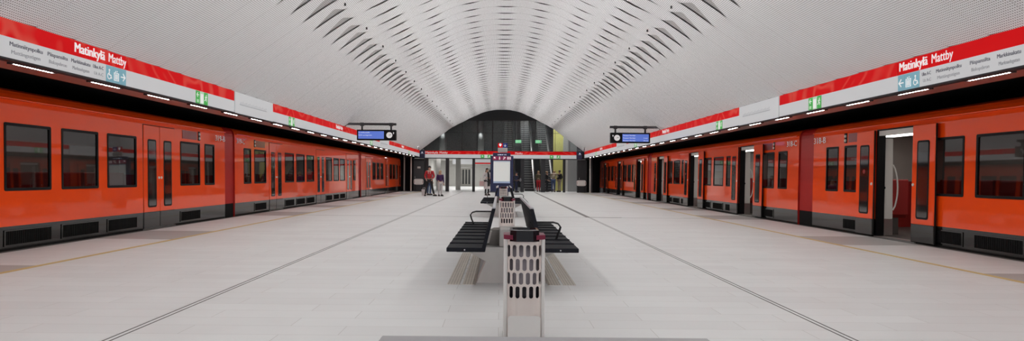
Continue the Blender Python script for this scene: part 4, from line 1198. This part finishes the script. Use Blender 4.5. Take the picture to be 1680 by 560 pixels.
    mb.build('hair' if not hat else 'hat', hat or hair, root, smooth=True)
    for f_ in (extras or []): f_(root, k)
    return root

def backpack(m):
    def f_(root, k):
        mb = MB(); mb.box(-.15*k, .15*k, .12*k, .28*k, 1.0*k, 1.42*k, 0, .05)
        for s in (-1, 1): mb.tube([(s*.1*k, .14*k, 1.4*k), (s*.1*k, .0, 1.475*k), (s*.11*k, -.13*k, 1.36*k), (s*.12*k, -.1*k, 1.12*k)], .014, 6)
        mb.build('backpack', m, root)
    return f_
def straps(root, k):
    for s in (-1, 1):
        mb = MB(); mb.tube([(s*.05*k, -.085*k, 1.47*k), (s*.06*k, -.14*k, 1.38*k), (s*.055*k, -.142*k, 1.30*k)], .012, 6); mb.build('hood_cord', 'c_white', root)
def scarf(root, k):
    mb = MB(); mb.tube([(.0, -.10*k, 1.50*k), (.02*k, -.155*k, 1.35*k), (.03*k, -.15*k, 1.1*k), (.03*k, -.17*k, .85*k), (.03*k, -.185*k, .6*k)], [.05, .06, .065, .07, .07], 10); mb.build('scarf', 'c_black', root)

pose_pocket = {'elbl': (-.27, .05, 1.15), 'wril': (-.19, -.10, 1.0), 'elbr': (.27, .05, 1.15), 'wrir': (.19, -.10, 1.0)}
person('person in red jacket and black trousers standing with legs apart by the exit', (-4.08, 39.6, 0), 0, 1.75, 'c_red', 'c_black', 'hairdark',
       dict(pose_pocket, hipl=(-.1, 0, .9), knel=(-.17, 0, .5), ankl=(-.23, .02, .09), toel=(-.25, -.15, .04), hipr=(.1, 0, .9), kner=(.17, -.05, .5), ankr=(.28, -.05, .09), toer=(.42, -.14, .04)), hat='c_black', extras=[straps])
person('shorter person in purple jacket, pale trousers and dark backpack beside the red jacket', (-3.46, 39.7, 0), .45, 1.49, 'c_purple', 'c_white', 'hairblond',
       {'elbl': (-.25, .03, 1.15), 'wril': (-.20, -.16, 1.05)}, long_hair=True, extras=[backpack('c_black')])
person('person in grey with blue-grey jeans, hidden behind the red jacket', (-4.26, 41.2, 0), 2.6, 1.66, 'c_grey', 'c_jeans', 'hairdark')
mb = MB(); mb.prism([(-.13, 0), (.13, 0), (.15, .36), (-.15, .36)], 'y', -.05, .05)
for y in (-.05, .05): mb.tube([(-.07, y, .36), (-.06, y, .46), (.06, y, .46), (.07, y, .36)], .008, 6)
o = mb.build('carrier_bag', 'c_white', loc=(-4.52, 40.8, 0.0)); tag(o, 'white carrier bag standing on the floor left of the red jacket', 'bag')
person('person in long white coat and dark scarf standing left of the map pillar', (-.78, 41.8, 0), .5, 1.68, 'c_white', 'c_black', 'hairdark',
       {'elbl': (-.26, .02, 1.15), 'wril': (-.16, -.17, 1.14), 'elbr': (.25, .03, 1.15), 'wrir': (.12, -.18, 1.1)}, long_coat=True, long_hair=True, extras=[scarf])
mb = MB(); mb.box(-.14, .14, -.06, .06, 0, .3, 0, .03); mb.tube([(-.1, 0, .29), (-.06, 0, .5), (.06, 0, .5), (.1, 0, .29)], .01, 6)
o = mb.build('shoulder_bag', 'c_pink', loc=(-1.10, 41.62, .58)); tag(o, 'pink shoulder bag carried at the side of the white coat', 'bag')
person('person in dark navy standing right of the map pillar with a grey bundle', (1.22, 50.2, 0), .9, 1.5, 'c_navy', 'c_navy', 'hairdark',
       {'elbl': (-.24, .0, 1.15), 'wril': (-.10, -.22, 1.08), 'elbr': (.24, .0, 1.15), 'wrir': (.10, -.22, 1.08)}, hat='c_navy')
mb = MB(); mb.ell((0, 0, .10), (.10, .08, .11), 0, 14); mb.ell((.01, -.02, .20), (.065, .06, .06), 0, 12)
o = mb.build('bundle', 'c_grey', loc=(1.505, 49.96, .80), smooth=True); tag(o, 'grey bundle held by the person in navy right of the map pillar', 'bag')
# group in the exit opening
bend = {'belly': (0, -.05, 1.10), 'chest': (0, -.16, 1.27), 'collar': (0, -.24, 1.38), 'neck': (0, -.28, 1.42), 'jaw': (0, -.33, 1.44), 'head': (0, -.36, 1.49), 'crown': (0, -.37, 1.56), 'nose': (0, -.46, 1.45)}
for s, t in ((-1, 'l'), (1, 'r')): bend.update({'sho'+t: (s*.18, -.2, 1.36), 'elb'+t: (s*.30, -.30, 1.15), 'wri'+t: (s*.2, -.48, 1.12)})
person('person in beige-grey jacket and blue jeans bending forward within the group at the exit', (4.12, 52.45, 0), PI*.92, 1.78, 'c_beige', 'c_jeans', 'hairblond', bend)
person('person in black at the left of the group by the exit, facing the others', (3.66, 53.0, 0), 1.2, 1.6, 'c_black', 'c_black', 'hairblond', pose_pocket)
person('person in dark jacket and beige trousers at the right of the exit group', (4.62, 52.9, 0), -.9, 1.68, 'c_black', 'c_beige', 'hairdark', pose_pocket)
person('long-haired person in olive jacket and red trousers in front of the middle escalator', (3.02, 53.3, 0), .3, 1.62, 'c_brown', 'c_red', 'hairblond', {'elbl': (-.24, .02, 1.14), 'wril': (-.12, -.18, 1.12)}, long_hair=True)
